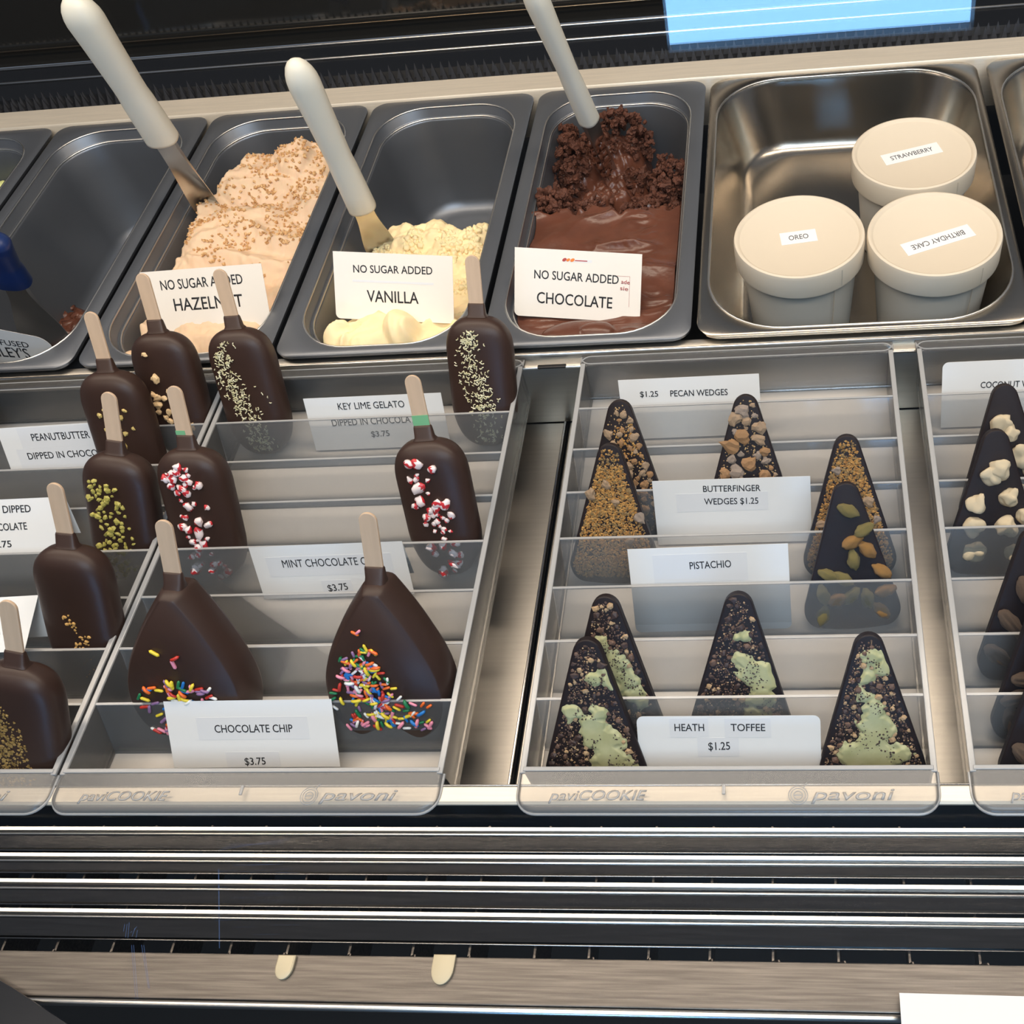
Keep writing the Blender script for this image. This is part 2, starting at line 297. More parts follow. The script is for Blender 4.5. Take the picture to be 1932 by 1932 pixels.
# ------------------------------------------------------------------ pans
def pan_mesh(x0, x1, d, ins, r_out, r_in, steel):
    """closed shell: outside wall, rim, inner step, inside wall, floor"""
    l, rt, fr, bk = ins; D = .36; L = []
    def lp(k, z, rad): return rr(x0 + l + k, x1 - rt - k, fr + k, D - bk - k, max(.004, min(rad, (x1 - x0 - l - rt) / 2 - k - .004)), z, 10)
    L.append(rr(x0 + .03, x1 - .03, .03, D - .03, .03, -d - .002, 10))
    L.append(rr(x0 + .011, x1 - .011, .0075, D - .0125, .03, -.030, 10)); L.append(rr(x0 + .008, x1 - .008, .0062, D - .008, .03, -.0045, 10))
    L.append(rr(x0 + .001, x1 - .001, .001, D - .001, r_out, -.0045, 10)); L.append(rr(x0 + .0003, x1 - .0003, .0003, D - .0003, r_out, -.0035, 10))
    L.append(rr(x0, x1, 0, D, r_out, -.001, 10)); L.append(rr(x0 + .0012, x1 - .0012, .0012, D - .0012, r_out, 0, 10))
    L.append(lp(-.0012, 0, r_in)); L.append(lp(-.0003, -.0005, r_in)); L.append(lp(.0004, -.0014, r_in))
    if not steel:
        L.append(lp(.0014, -.0100, r_in)); L.append(lp(.0020, -.0108, r_in)); L.append(lp(.0036, -.0112, r_in - .002)); L.append(lp(.0044, -.0120, r_in - .002)); L.append(lp(.0048, -.0134, r_in - .002))
    else:
        L.append(lp(.0012, -.004, r_in))
    for f in (.25, .5, .75): L.append(lp(.0048 + .012 * f, -.0134 - (d - .0134 - .014) * f, r_in - .004))
    for k, z in ((.018, -d + .012), (.020, -d + .006), (.024, -d + .0022), (.030, -d)): L.append(lp(k, z, r_in - .006))
    if not steel:
        L.append(lp(.034, -d + .0005, r_in - .01)); L.append(lp(.036, -d - .0005, r_in - .01))
    b = MB(); b.loft(L); me = b.mesh('pan'); return me
PX = [-.7413 + .17 * k for k in range(6)]     # gaps between the narrow pans
def narrow_pan(k, label):
    root = empty('gelato_pan', (PX[k] + .085, 0, 0)); tag(root, label, 'pan', 'narrow grey gelato pans')
    x0, x1 = -.0825, .0825
    o = obj('pan_shell', pan_mesh(x0, x1, .107, (.0125, .0125, .008, .014), .014, .046, False), PANGREY, root); auto(o, 50)
    for kk, z, ra in ((.0000, -.0006, .0009), (.0032, -.0109, .0011)):
        lp = rr(x0 + .0125 + kk, x1 - .0125 - kk, .008 + kk, .346 - kk, .046, z, 10); m = MB(); m.tube(lp, ra, 6, closed=True); m.build('rim_ring', RINGM, root, True)
    return root
narrow_pan(0, 'grey gelato pan cut off by the left edge, with pistachio scraps')
narrow_pan(1, 'nearly empty grey gelato pan with the navy handled spatula')
narrow_pan(2, 'grey gelato pan full of nut topped hazelnut gelato')
narrow_pan(3, 'grey gelato pan half full of pale vanilla gelato')
narrow_pan(4, 'grey gelato pan of dark brown chocolate gelato')
def wide_pan(x0, x1, label):
    root = empty('steel_pan', ((x0 + x1) / 2, 0, 0)); tag(root, label, 'pan', 'wide steel pans'); hw = (x1 - x0) / 2 - .002
    o = obj('pan_shell', pan_mesh(-hw, hw, .066, (.0075, .0075, .006, .008), .018, .06, True), PANSTEEL, root); auto(o, 50)
    lp = rr(-hw + .0075, hw - .0075, .006, .352, .06, -.0004, 12); m = MB(); m.tube(lp, .0011, 6, closed=True); m.build('rim_ring', RINGM, root, True)
wide_pan(.1086, .3645, 'wide steel pan holding three white paper cups')
wide_pan(.3685, .6245, 'second wide steel pan, cut off by the right edge')

# ------------------------------------------------------------------ clear trays
DY = [-.059, -.099, -.1385, -.178, -.2175, -.2575, -.2975]
ZT, ZF = -.0115, -.0472
LOGO1 = LOGO2 = None
def tray(x0, x1, label):
    global LOGO1, LOGO2
    xm = (x0 + x1) / 2; hw = (x1 - x0) / 2
    root = empty('display_tray', (xm, -.18, -.048)); tag(root, label, 'tray', 'clear display trays')
    def P(b, name, m): return b.build(name, m, root, loc=(0, .18, .048))
    b = MB(); b.box(-hw + .003, hw - .003, -.3415, -.016, ZF - .0008, ZF); P(b, 'floor_sheet', TRAYF)
    for sx in (-1, 1):
        b = MB(); xa, xb = sx * (hw - .0035), sx * (hw - .0018)
        b.box(min(xa, xb), max(xa, xb), -.343, -.012, ZF - .0008, ZT); P(b, 'side_wall', TRAYM)
        b = MB(); b.box(min(sx * (hw - .0036), sx * hw), max(sx * (hw - .0036), sx * hw), -.345, -.012, ZT - .0012, ZT + .0006); bevelled(P(b, 'side_rim', EDGEM), .0005)
    b = MB(); b.prof([(-.0125, ZT), (-.0140, ZT), (-.0165, ZF), (-.0150, ZF)], -hw + .003, hw - .003); P(b, 'back_wall', TRAYM)
    b = MB(); lp = rr(-hw, hw, -.0125, -.0045, .0075, 0, 5); b.loft([[(x, y, z) for x, y, _ in lp] for z in (ZT - .0012, ZT + .0002)]); bevelled(P(b, 'back_flange', TRAYM), .0004)
    b = MB(); b.tube([(x, y, ZT) for x, y, _ in lp] + [(lp[0][0], lp[0][1], ZT)], .0006, 6); P(b, 'flange_bead', EDGEM)
    for y in DY:
        b = MB(); b.prof([(y - .0006, ZT - .0008), (y + .0010, ZT - .0008), (y - .0162, ZF), (y - .0178, ZF)], -hw + .0036, hw - .0036); d = P(b, 'divider', TRAYM)
        b = MB(); b.box(-hw + .0036, hw - .0036, y - .0007, y + .0009, ZT - .0008, ZT); b.build('top_edge', EDGEM, d)
    b = MB(); b.prof([(-.3415, ZT), (-.3430, ZT), (-.3430, ZF - .0008), (-.3415, ZF - .0008)], -hw + .003, hw - .003); P(b, 'front_wall', TRAYM)
    b = MB(); b.box(-hw + .002, hw - .002, -.3440, -.3412, ZT, ZT + .0012); bevelled(P(b, 'front_edge', EDGEM), .0005)
    # front lip with a rolled edge
    b = MB(); base = [(-hw, -.344), (hw, -.344)] + [(hw - .012 + .012 * math.cos(t), -.3560 - .012 * math.sin(t)) for t in [PI / 2 * k / 8 for k in range(9)]] + [(-hw + .012 - .012 * math.sin(t), -.3560 - .012 * math.cos(t)) for t in [PI / 2 * k / 8 for k in range(9)]]
    def sh(k, z): return [(max(-hw + k, min(hw - k, x)) if True else x, min(y + k, -.344) if y < -.344 else y, z) for x, y in base]
    b.loft([sh(.004, ZT + .0004), sh(.002, ZT), sh(.0006, ZT - .0012), sh(0, ZT - .003), sh(.0006, ZT - .0034)], False, False); b.f.append(tuple(range(len(base)))); b.mi.append(0)
    auto(P(b, 'front_lip', LIPM), 50)
    b = MB(); lp2 = [(x, y, ZT - .0031) for x, y in base[1:]] + [(base[0][0], base[0][1], ZT - .0031)]; b.tube(lp2, .0010, 8); P(b, 'lip_bead', EDGEM)
    b = MB(); b.box(-.001, .001, -.3580, -.3520, ZT, ZT + .0012); bevelled(P(b, 'gate_mark', EDGEM), .0005)
    if LOGO1 is None: LOGO1 = text_mesh('paviCOOKIE', .056, .0060, .0005, .25); LOGO2 = text_mesh('pavoni', .046, .0068, .0005, .25)
    for me, px in ((LOGO1, -hw + .0195), (LOGO2, hw - .0705)):
        t = obj('embossed_lettering', me, EDGEM, root, loc=(px, -.3612 + .18, ZT + .0004 + .048))
    b = MB()
    for rad in (.0052, .0040, .0024):
        b.tube([(rad * math.cos(a), rad * math.sin(a), 0) for a in [2 * PI * k / 20 for k in range(22)]], .00028, 5)
    b.tube([(-.0022, 0, 0), (.0022, 0, 0)], .00026, 5); b.tube([(.003, .004, 0), (.005, .0072, 0)], .0003, 5)
    b.build('embossed_emblem', EDGEM, root, loc=(hw - .0775, -.3585 + .18, ZT + .0005 + .048))
    return root
tray(-.508, -.268, 'clear plastic tray of dipped pops cut off by the left edge')
tray(-.2655, -.0255, 'clear plastic tray holding the two heart shaped sprinkle pops')
tray(.0205, .2585, 'clear plastic tray of nine wedges with toffee, pistachio and pecan')
tray(.276, .516, 'clear plastic tray of coconut and pecan wedges at the right edge')

# ------------------------------------------------------------------ dipped pops
def sup(u, n): return math.copysign(abs(u) ** (2 / n), u)
PL, PA, PB = .1015, .0250, .0122
def pop_a(z):
    if z < .034: t = 1 - z / .034; return PA * (1 - t ** 2.3) ** (1 / 2.3) * (.94 + .06 * min(1, z / .034))
    if z > PL - .028: t = (z - PL + .028) / .028; return PA * max(0, 1 - t ** 2.5) ** (1 / 2.5)
    return PA * (1 if z < .06 else 1)
def pop_b(z):
    if z < .014: t = 1 - z / .014; return PB * (1 - t ** 2.4) ** (1 / 2.4)
    if z > PL - .014: t = (z - PL + .014) / .014; return PB * max(0, 1 - t ** 2.2) ** (1 / 2.2)
    return PB
def pop_front(x, z):
    a = pop_a(z); b = pop_b(z)
    if abs(x) >= a * .985: return None
    return -b * (1 - abs(x / a) ** 3.0) ** (1 / 3.0)
def pop_mesh():
    b = MB(); loops = []; n = 40
    for i in range(1, 36):
        z = PL * (1 - math.cos(PI * i / 36)) / 2
        a, t = pop_a(z), pop_b(z); loops.append([(a * sup(math.cos(q), 3), t * sup(math.sin(q), 3), z) for q in [2 * PI * k / n for k in range(n)]])
    # dip collar running up the stick
    for zz, a, t in ((PL - .0006, .0078, .0048), (PL + .0012, .0066, .0036), (PL + .008, .0062, .0022), (PL + .0092, .0058, .0014)):
        loops.append([(a * sup(math.cos(q), 5), t * sup(math.sin(q), 4), zz) for q in [2 * PI * k / n for k in range(n)]])
    b.loft(loops); return b.mesh('pop_body')
POP = pop_mesh()
def stick_mesh(z0, z1):
    b = MB(); w_, n = .0054, 10
    ol = [(-w_, z0), (w_, z0)] + [(w_ * math.cos(t), z1 - w_ + w_ * math.sin(t)) for t in [PI * k / n for k in range(n + 1)]]
    b.loft([[(x, y, z) for x, z in ol] for y in (-.001, .001)]); return b.mesh('stick')
STICK = stick_mesh(.085, .1455)
# heart (point towards the stick)
HL = .111
def heart_outline():
    K = [(.0000, .0095), (.0060, .0060), (.0130, .0016), (.0200, .0004), (.0275, .0040), (.0345, .0120), (.0388, .0230), (.0402, .0350), (.0390, .0470), (.0350, .0600), (.0285, .0740), (.0210, .0880), (.0135, .1000), (.0080, .1080)]
    half = []
    for i in range(len(K) - 1):
        p0, p1, p2, p3 = K[max(0, i - 1)], K[i], K[i + 1], K[min(len(K) - 1, i + 2)]
        for s in range(3):
            t = s / 3; half.append(tuple(.5 * (2 * p1[c] + (p2[c] - p0[c]) * t + (2 * p0[c] - 5 * p1[c] + 4 * p2[c] - p3[c]) * t * t + (3 * p1[c] - p0[c] - 3 * p2[c] + p3[c]) * t ** 3) for c in (0, 1)))
    half.append(K[-1]); half += [(.0060, .1095), (.0030, .1102)]
    return half + [(-x, z) for x, z in reversed(half) if x > 1e-6]
def inset(ol, d):
    n = len(ol); out = []
    for i in range(n):
        a = Vector(ol[i - 1]); b = Vector(ol[(i + 1) % n]); t = (b - a)
        if t.length < 1e-9: t = Vector((1, 0))
        t.normalize(); out.append((ol[i][0] - d * t.y * HS, ol[i][1] + d * t.x * HS))
    return out
HO = heart_outline(); HA = sum(HO[i - 1][0] * HO[i][1] - HO[i][0] * HO[i - 1][1] for i in range(len(HO))); HS = 1 if HA > 0 else -1
def point_in(ol, x, z):
    c = False; n = len(ol)
    for i in range(n):
        (x1, z1), (x2, z2) = ol[i - 1], ol[i]
        if (z1 > z) != (z2 > z) and x < (x2 - x1) * (z - z1) / (z2 - z1) + x1: c = not c
    return c
HB = .0125
def heart_mesh():
    b = MB(); loops = []
    # neck at the point: squash the tip to a narrow neck
    def L(d, y): return [(x, y, z) for x, z in inset(HO, d)]
    loops = [L(.0030, HB), L(.0010, HB - .001), L(0, HB - .0035), L(.0002, -.002), L(.0018, -.0075), L(.0040, -.0116), L(.0050, -HB)]
    b.loft(loops)
    n = 20; nk = []
    for zz, a, t in ((HL - .010, .0075, .0085), (HL - .003, .0066, .0060), (HL + .001, .0062, .0036), (HL + .007, .0061, .0022), (HL + .008, .0058, .0014)):
        nk.append([(a * sup(math.cos(q), 4), t * sup(math.sin(q), 3), zz) for q in [2 * PI * k / n for k in range(n)]])
    b.loft(nk); return b.mesh('heart_body')
HEART = heart_mesh(); HIN = inset(HO, .0052)
def heart_front(x, z): return -HB if point_in(HIN, x, z) else None
HSTICK = stick_mesh(.092, .154)

M_CANDY = [mat('candy_white', (244, 226, 222), .25), mat('candy_red', (206, 54, 60), .25)]
M_PIST = mat('chopped_pistachio', (168, 158, 62), .55, 0, 0, 500, col2=(206, 194, 112))
M_NUT = mat('chopped_peanut', (226, 178, 124), .5, 0, 0, 400, col2=(244, 218, 170))
M_NUTG = mat('chopped_green_nut', (188, 160, 84), .5, 0, 0, 400, col2=(222, 200, 132))
M_ZEST = mat('pale_lime_zest', (200, 192, 146), .55, 0, 0, 300, col2=(238, 232, 202))
M_CRUMB = mat('golden_crumb', (196, 138, 58), .6, 0, 0, 300, col2=(228, 190, 120))
M_CRUMBD = mat('dull_gold_crumb', (120, 92, 40), .7, 0, 0, 300, col2=(176, 140, 76))
SPR = [mat('sprinkle_' + n, c, .35) for n, c in (('white', (240, 238, 232)), ('yellow', (240, 214, 60)), ('orange', (242, 112, 40)), ('pink', (244, 150, 170)), ('blue', (30, 120, 196)), ('green', (28, 122, 74)), ('purple', (146, 110, 150)), ('red', (196, 52, 40)))]
def capsule_mesh(bend, m):
    b = MB(); pts = []; r = []
    for k in range(9):
        s = -1 + 2 * k / 8; pts.append((s * .0030, 0, bend * .0014 * (1 - s * s))); e = max(0, abs(s) - .62) / .38; r.append(.00098 * math.sqrt(max(.02, 1 - e * e)))
    b.tube(pts, r, 8); me = b.mesh('sprinkle'); me.materials.append(m); me.polygons.foreach_set('use_smooth', [True] * len(me.polygons)); return me
SPM = [capsule_mesh(0 if i % 3 else .9, SPR[i % 8]) for i in range(24)]
def bit_meshes(kind, mats, n, jit, sub=1):
    out = []
    for s in range(n):
        me = chunk_mesh(kind, s + 1, sub, jit, 1.3).copy()
        for m in (mats if isinstance(mats, list) else [mats]): me.materials.append(m)
        if isinstance(mats, list):
            for p in me.polygons: p.material_index = 1 if math.sin(p.center.x * 3.0 + s) > .45 else 0
            me.polygons.foreach_set('use_smooth', [True] * len(me.polygons))
        out.append(me)
    return out
B_CANDY = bit_meshes('candy', M_CANDY, 6, .55, 2); B_PIST = bit_meshes('pistachio', M_PIST, 6, .6); B_NUT = bit_meshes('peanut', M_NUT, 5, .6, 2); B_NUTG = bit_meshes('nut', M_NUTG, 5, .6); B_CR = bit_meshes('crumb', M_CRUMB, 5, .6); B_CRD = bit_meshes('dcrumb', M_CRUMBD, 5, .6)
def put(name, me, parent, x, y, z, sc, rot):
    o = bpy.data.objects.new(name, me); C.objects.link(o); o.parent = parent; o.location = (x, y, z); o.rotation_euler = rot; o.scale = sc if isinstance(sc, tuple) else (sc,) * 3
    return o
def band(r, zs, n, front):
    """random points in a hand-drawn band: zs = [(z, centre x, half width, weight)]"""
    pts = []; wt = [q[3] for q in zs]; tries = 0
    while len(pts) < n and tries < n * 30:
        tries += 1; i = r.choices(range(len(zs) - 1), wt[:-1])[0]; f = r.random(); a, b = zs[i], zs[i + 1]
        z = a[0] + (b[0] - a[0]) * f; c = a[1] + (b[1] - a[1]) * f; h = a[2] + (b[2] - a[2]) * f
        x = c + h * max(-1, min(1, r.gauss(0, .5))); y = front(x, z)
        if y is not None: pts.append((x, y, z))
    return pts
def curl_mesh(pts, r, mt):
    b = MB()
    for x, y, z in pts:
        a = r.uniform(0, 6.28); l = r.uniform(.0014, .0032); cv = r.uniform(-1.6, 1.6); p = []
        for k in range(5):
            s = k / 4; p.append((x + l * (s - .5) * math.cos(a + cv * s), y - .0004 - .0008 * math.sin(PI * s) * r.random(), z + l * (s - .5) * math.sin(a + cv * s)))
        b.tube(p, .00040, 4)
    return b.mesh('zest')
def crumb_mesh(pts, r, smin, smax, flat=.6):
    b = MB()
    for x, y, z in pts:
        s = r.uniform(smin, smax); m = rnd_unit(r).to_matrix(); v = [m @ Vector((q[0] * s * r.uniform(.6, 1.3), q[1] * s * r.uniform(.6, 1.3), q[2] * s * r.uniform(.6, 1.3))) for q in ((1, 0, 0), (-1, 0, 0), (0, 1, 0), (0, -1, 0), (0, 0, 1), (0, 0, -1))]
        b.add([(x + q.x, y + q.y * flat, z + q.z) for q in v], [(0, 2, 4), (2, 1, 4), (1, 3, 4), (3, 0, 4), (2, 0, 5), (1, 2, 5), (3, 1, 5), (0, 3, 5)])
    return b.mesh('crumbs', False)
def pop(x, y, tilt, label, heart=False, lean=28, z=-.0458, green=False, twist=0, group=None):
    root = empty('heart_pop' if heart else 'dipped_pop', (x, y, z)); root.rotation_mode = 'QUATERNION'
    root.rotation_quaternion = (Matrix.Rotation(math.radians(-lean), 4, 'X') @ Matrix.Rotation(math.radians(tilt), 4, 'Y') @ Matrix.Rotation(math.radians(twist), 4, 'Z')).to_quaternion()
    tag(root, label, 'frozen dessert pop', group or ('heart shaped sprinkle pops' if heart else 'dark chocolate dipped pops'))
    auto(obj('chocolate_coating', HEART if heart else POP, CHOC, root), 60)
    bevelled(obj('stick', HSTICK if heart else STICK, WOOD, root), .0005)
    if green:
        b = MB(); b.box(-.0056, .0056 if green > 1 else .001, -.00125, -.0009, .111, .118 if green > 1 else .114); b.build('green_stain', bpy.data.materials.get('mint_stain') or mat('mint_stain', (118, 178, 128), .6), root)
    return root
rg = random.Random(11)
def zest(root, zs, n, extra=()):
    r = rg; pts = band(r, zs, n, pop_front) + [(x, pop_front(x, z), z) for x, z in extra]
    o = obj('lime_zest', curl_mesh(pts, r, None), M_ZEST, root); o['kind'] = 'stuff'
def bits(root, name, ms, zs, n, s0, s1, front=pop_front, sink=.2, flat=.6, extra=()):
    pts = band(rg, zs, n, front) + [(x, front(x, z), z) for x, z in extra]
    keep = []
    for p in pts:
        s = rg.uniform(s0, s1)
        if all((p[0] - q[0]) ** 2 + (p[2] - q[2]) ** 2 > (.62 * (s + q[3])) ** 2 for q in keep): keep.append(p + (s,))
    for i, (x, y, z, s) in enumerate(keep[:100]):
        put(name, rg.choice(ms), root, x, y - s * flat * (.5 - sink), z, (s * rg.uniform(.8, 1.35), s * flat, s * rg.uniform(.65, 1.1)), (0, rg.uniform(0, 6.28), rg.uniform(-.3, .3)))
# tray with the two hearts
K1 = pop(-.2330, -.0605, -1.0, 'lime zest pop at the back left of the heart tray, beside the hazelnut card')
zest(K1, [(.094, -.004, .003, .25), (.086, -.010, .007, 1), (.065, -.010, .010, 1.2), (.045, -.004, .011, 1), (.025, .002, .011, .9), (.006, .004, .010, 0)], 330, [(.002, .092), (.003, .090), (.010, .058), (.014, .052), (.017, .049), (.018, .044)])
K2 = pop(-.0535, -.0605, 4.0, 'lime zest pop at the back right of the heart tray, below the vanilla pan')
zest(K2, [(.093, -.004, .004, .7), (.082, -.005, .012, 1.1), (.060, -.004, .012, .8), (.045, .002, .013, 1.1), (.025, .004, .011, 1), (.006, .003, .010, 0)], 340)
C1 = pop(-.2350, -.1797, 3.0, 'left peppermint candy pop in the heart tray, its stick only faintly green', green=1)
bits(C1, 'candy_chunk', B_CANDY, [(.092, -.002, .006, 1), (.080, -.004, .013, 1.2), (.058, -.003, .014, 1), (.036, .001, .014, 1.1), (.006, .006, .014, 0)], 80, .0014, .0040)
C2 = pop(-.0590, -.1797, -1.5, 'right peppermint candy pop in the heart tray, with a mint green stain on its stick', green=2)
bits(C2, 'candy_chunk', B_CANDY, [(.090, -.006, .008, 1), (.074, -.004, .013, .6), (.056, -.003, .012, 1), (.036, .002, .014, 1.2), (.006, .004, .014, 0)], 70, .0015, .0042)
D1 = pop(-.2060, -.3010, 7.0, 'heart shaped pop with few rainbow sprinkles, left of the other heart', True)
D2 = pop(-.0740, -.3010, 4.5, 'heart shaped pop thick with rainbow sprinkles, right of the other heart', True)
def sprinkles(root, zs, n, extra=()):
    pts = band(rg, zs, n, heart_front) + [(x, -HB, z) for x, z in extra]
    for i, (x, y, z) in enumerate(pts[:100]):
        q = put('sprinkle', SPM[rg.randrange(24)], root, x, y - .0007 - .0006 * rg.random(), z, rg.uniform(.92, 1.22), (0, 0, 0))
        q.rotation_euler = (Matrix.Rotation(rg.uniform(0, 6.28), 3, 'Y') @ Matrix.Rotation(PI / 2, 3, 'X')).to_euler()
    rest = pts[100:]
    if rest:
        b = MB()
        for x, y, z in rest:
            a = rg.uniform(0, 6.28); l = rg.uniform(.002, .0028); k = rg.randrange(8)
            b.tube([(x - l * math.cos(a), y - .001, z - l * math.sin(a)), (x - l * .7 * math.cos(a), y - .0012, z - l * .7 * math.sin(a)), (x + l * .7 * math.cos(a), y - .0012, z + l * .7 * math.sin(a)), (x + l * math.cos(a), y - .001, z + l * math.sin(a))], [.0005, .0009, .0009, .0005], 7, k)
        o = b.build('sprinkles', SPR, root, True); o['kind'] = 'stuff'
sprinkles(D1, [(.047, .000, .020, .7), (.036, .002, .026, 1.3), (.022, .002, .030, 1), (.008, -.012, .016, 0)], 92, [(-.013, .068), (.000, .066), (-.002, .061), (-.029, .034)])
sprinkles(D2, [(.072, -.009, .004, .25), (.060, -.012, .014, .9), (.048, -.012, .017, 1.2), (.034, -.011, .021, 1.2), (.022, -.004, .030, 1.3), (.008, .002, .034, 0)], 215, [(-.012, .080), (-.010, .081), (.018, .031), (.024, .031), (.028, .030)])
# tray at the left edge
L1 = pop(-.2975, -.0605, .5, 'glossy pop with sparse peanut pieces, at the back of the left tray')
bits(L1, 'peanut_piece', B_NUT, [(.060, .002, .012, 1), (.040, .004, .014, 1.2), (.010, .004, .014, 0)], 20, .0016, .0030, extra=[(-.008, .087), (-.005, .068)])
L2 = pop(-.3230, -.1005, 1.0, 'pop with scattered green nut pieces, standing between the peanut and the pistachio pop')
bits(L2, 'nut_piece', B_NUTG, [(.084, .000, .010, 1), (.060, .003, .012, 1.2), (.030, .002, .014, 0)], 34, .0013, .0028)
L3 = pop(-.3010, -.1797, 10.5, 'pop with a thick band of chopped green pistachio, in front of the green nut pop')
bits(L3, 'pistachio_piece', B_PIST, [(.084, -.008, .012, 1.2), (.066, -.005, .012, 1), (.040, -.002, .013, 1), (.006, .001, .014, 0)], 170, .0013, .0026)
L4 = pop(-.2970, -.2592, 7.5, 'shiny dark pop with a thin streak of orange crumbs, in the left tray')
bits(L4, 'crumb', B_CR, [(.056, -.002, .004, .6), (.044, .003, .006, .8), (.026, .006, .008, 1.4), (.004, .010, .008, 0)], 80, .0007, .0016)
L5 = pop(-.3030, -.3435, 13.0, 'brown pop with dull gold crumbs, front one of the left tray')
o = obj('crumbs', crumb_mesh(band(rg, [(.082, -.014, .006, .7), (.064, -.008, .012, 1.2), (.040, -.006, .014, 1.2), (.012, -.004, .014, 0)], 520, pop_front), rg, .0006, .0015), M_CRUMBD, L5); o['kind'] = 'stuff'
L0 = pop(-.4920, -.0605, 0, 'plain dark pop cut off by the left edge, at the back of the left tray')

# ------------------------------------------------------------------ chocolate wedges
WL, WT = .0975, .0065
def wedge_outline():
    # rounded triangle with a slightly bowed base
    P = [(-.0352, 0), (.0352, 0), (0, WL + .012)]; rad = [.0115, .0115, .0088]; out = []
    for i in range(3):
        p = Vector(P[i]); a = (Vector(P[i - 1]) - p).normalized(); b = (Vector(P[(i + 1) % 3]) - p).normalized()
        half = a.angle(b) / 2; bis = (a + b).normalized(); c = p + bis * (rad[i] / math.sin(half)); t0 = p + a * (rad[i] / math.tan(half)); t1 = p + b * (rad[i] / math.tan(half))
        a0 = math.atan2(t0.y - c.y, t0.x - c.x); a1 = math.atan2(t1.y - c.y, t1.x - c.x)
        while a1 < a0: a1 += 2 * PI
        for k in range(11):
            t = a0 + (a1 - a0) * k / 10; out.append((c.x + rad[i] * math.cos(t), c.y + rad[i] * math.sin(t)))
    zt = max(q[1] for q in out); res = []
    for i, (x, z) in enumerate(out):
        res.append((x, z * WL / zt)); 
        if i == 10:
            for k in range(1, 8): res.append((out[10][0] + (out[11][0] - out[10][0]) * k / 8, -.0014 * math.sin(PI * k / 8)))
    return res
WO = wedge_outline(); WA = sum(WO[i - 1][0] * WO[i][1] - WO[i][0] * WO[i - 1][1] for i in range(len(WO)))
HS = 1 if WA > 0 else -1
def wl(d, y): return [(x, y, z) for x, z in inset(WO, d)]
b = MB(); b.loft([wl(.0008, WT), wl(0, WT - .0008), wl(0, .0008), wl(.0006, .0001), wl(.0012, 0)]); WEDGE = b.mesh('wedge'); WIN = inset(WO, .0026); WIN2 = inset(WO, .0012)
def wedge_front(x, z): return 0.0 if point_in(WIN, x, z) else None
def wedge(x, k, label, lean=36, tilt=0, fam='wedges'):
    y = (DY + [-.3412 + .0145])[k] - .0140
    root = empty('chocolate_wedge', (x, y, -.0452)); root.rotation_mode = 'QUATERNION'
    root.rotation_quaternion = (Matrix.Rotation(math.radians(-lean), 4, 'X') @ Matrix.Rotation(math.radians(tilt), 4, 'Y')).to_quaternion()
    tag(root, label, 'chocolate wedge', fam); auto(obj('chocolate_slab', WEDGE, CHOCW, root), 40); return root
M_PEC = [mat('pecan_piece_brown', (132, 108, 84), .6, 0, 0, 260, .3, 500, col2=(176, 148, 116)), mat('pecan_piece_amber', (134, 98, 64), .6, 0, 0, 260, .4, 500, col2=(180, 138, 92)), mat('pecan_piece_grey', (128, 114, 102), .6, 0, 0, 260, .3, 500, col2=(160, 140, 122))]
M_DUST = mat('tan_dust', (158, 126, 84), .8, 0, 0, 600, col2=(204, 172, 120))
M_BUT = mat('toasted_gold_crumb', (142, 98, 46), .8, 0, 0, 420, .6, 900, col2=(200, 152, 82))
M_BUT2 = mat('brown_crumb', (104, 82, 50), .75, 0, 0, 300, col2=(150, 122, 76))
M_PNUT = [mat('whole_pistachio_olive', (98, 90, 42), .42, 0, 0, 150, .7, 300, col2=(172, 154, 94)), mat('whole_pistachio_amber', (142, 100, 44), .42, 0, 0, 150, .7, 300, col2=(200, 152, 86))]
M_MINT = mat('pale_green_mint', (172, 170, 122), .45, 0, 0, 90, .15, 160, col2=(190, 187, 142), spec=.3)
M_TOF = [mat('toffee_bit_dark', (62, 44, 38), .5), mat('toffee_bit_tan', (160, 126, 90), .55, 0, 0, 300, col2=(200, 168, 126)), mat('toffee_bit_brown', (84, 60, 48), .55, 0, 0, 300, col2=(122, 92, 72))]
M_COCO = mat('cream_coconut_chunk', (206, 186, 150), .75, 0, 0, 160, .5, 420, col2=(232, 214, 182))
M_PECH = mat('pecan_half', (92, 70, 54), .6, 0, 0, 130, .9, 300, (.5, 1, 2), col2=(156, 132, 110))
B_PEC = [bit_meshes('pecan%d' % i, m, 4, .7, 2) for i, m in enumerate(M_PEC)]
B_PN = []
for i, m in enumerate(M_PNUT):
    for s in range(3):
        me = chunk_mesh('pnut', s + 1 + 4 * i, 3, .30, 1.9).copy()
        for v in me.vertices: q = v.co; f = 1 - .35 * q.x * q.x * (1 if q.x > 0 else .4); v.co = (q.x, q.y * f, q.z * f)
        me.materials.append(m); me.polygons.foreach_set('use_smooth', [True] * len(me.polygons)); B_PN.append(me)
B_TOF = [bit_meshes('toffee%d' % i, m, 4, .7) for i, m in enumerate(M_TOF)]
B_COCO = []
for s in range(5):
    me = chunk_mesh('coco', s + 1, 3, .62, 1.15).copy(); me.materials.append(M_COCO); me.polygons.foreach_set('use_smooth', [True] * len(me.polygons)); B_COCO.append(me)
B_PECH = []
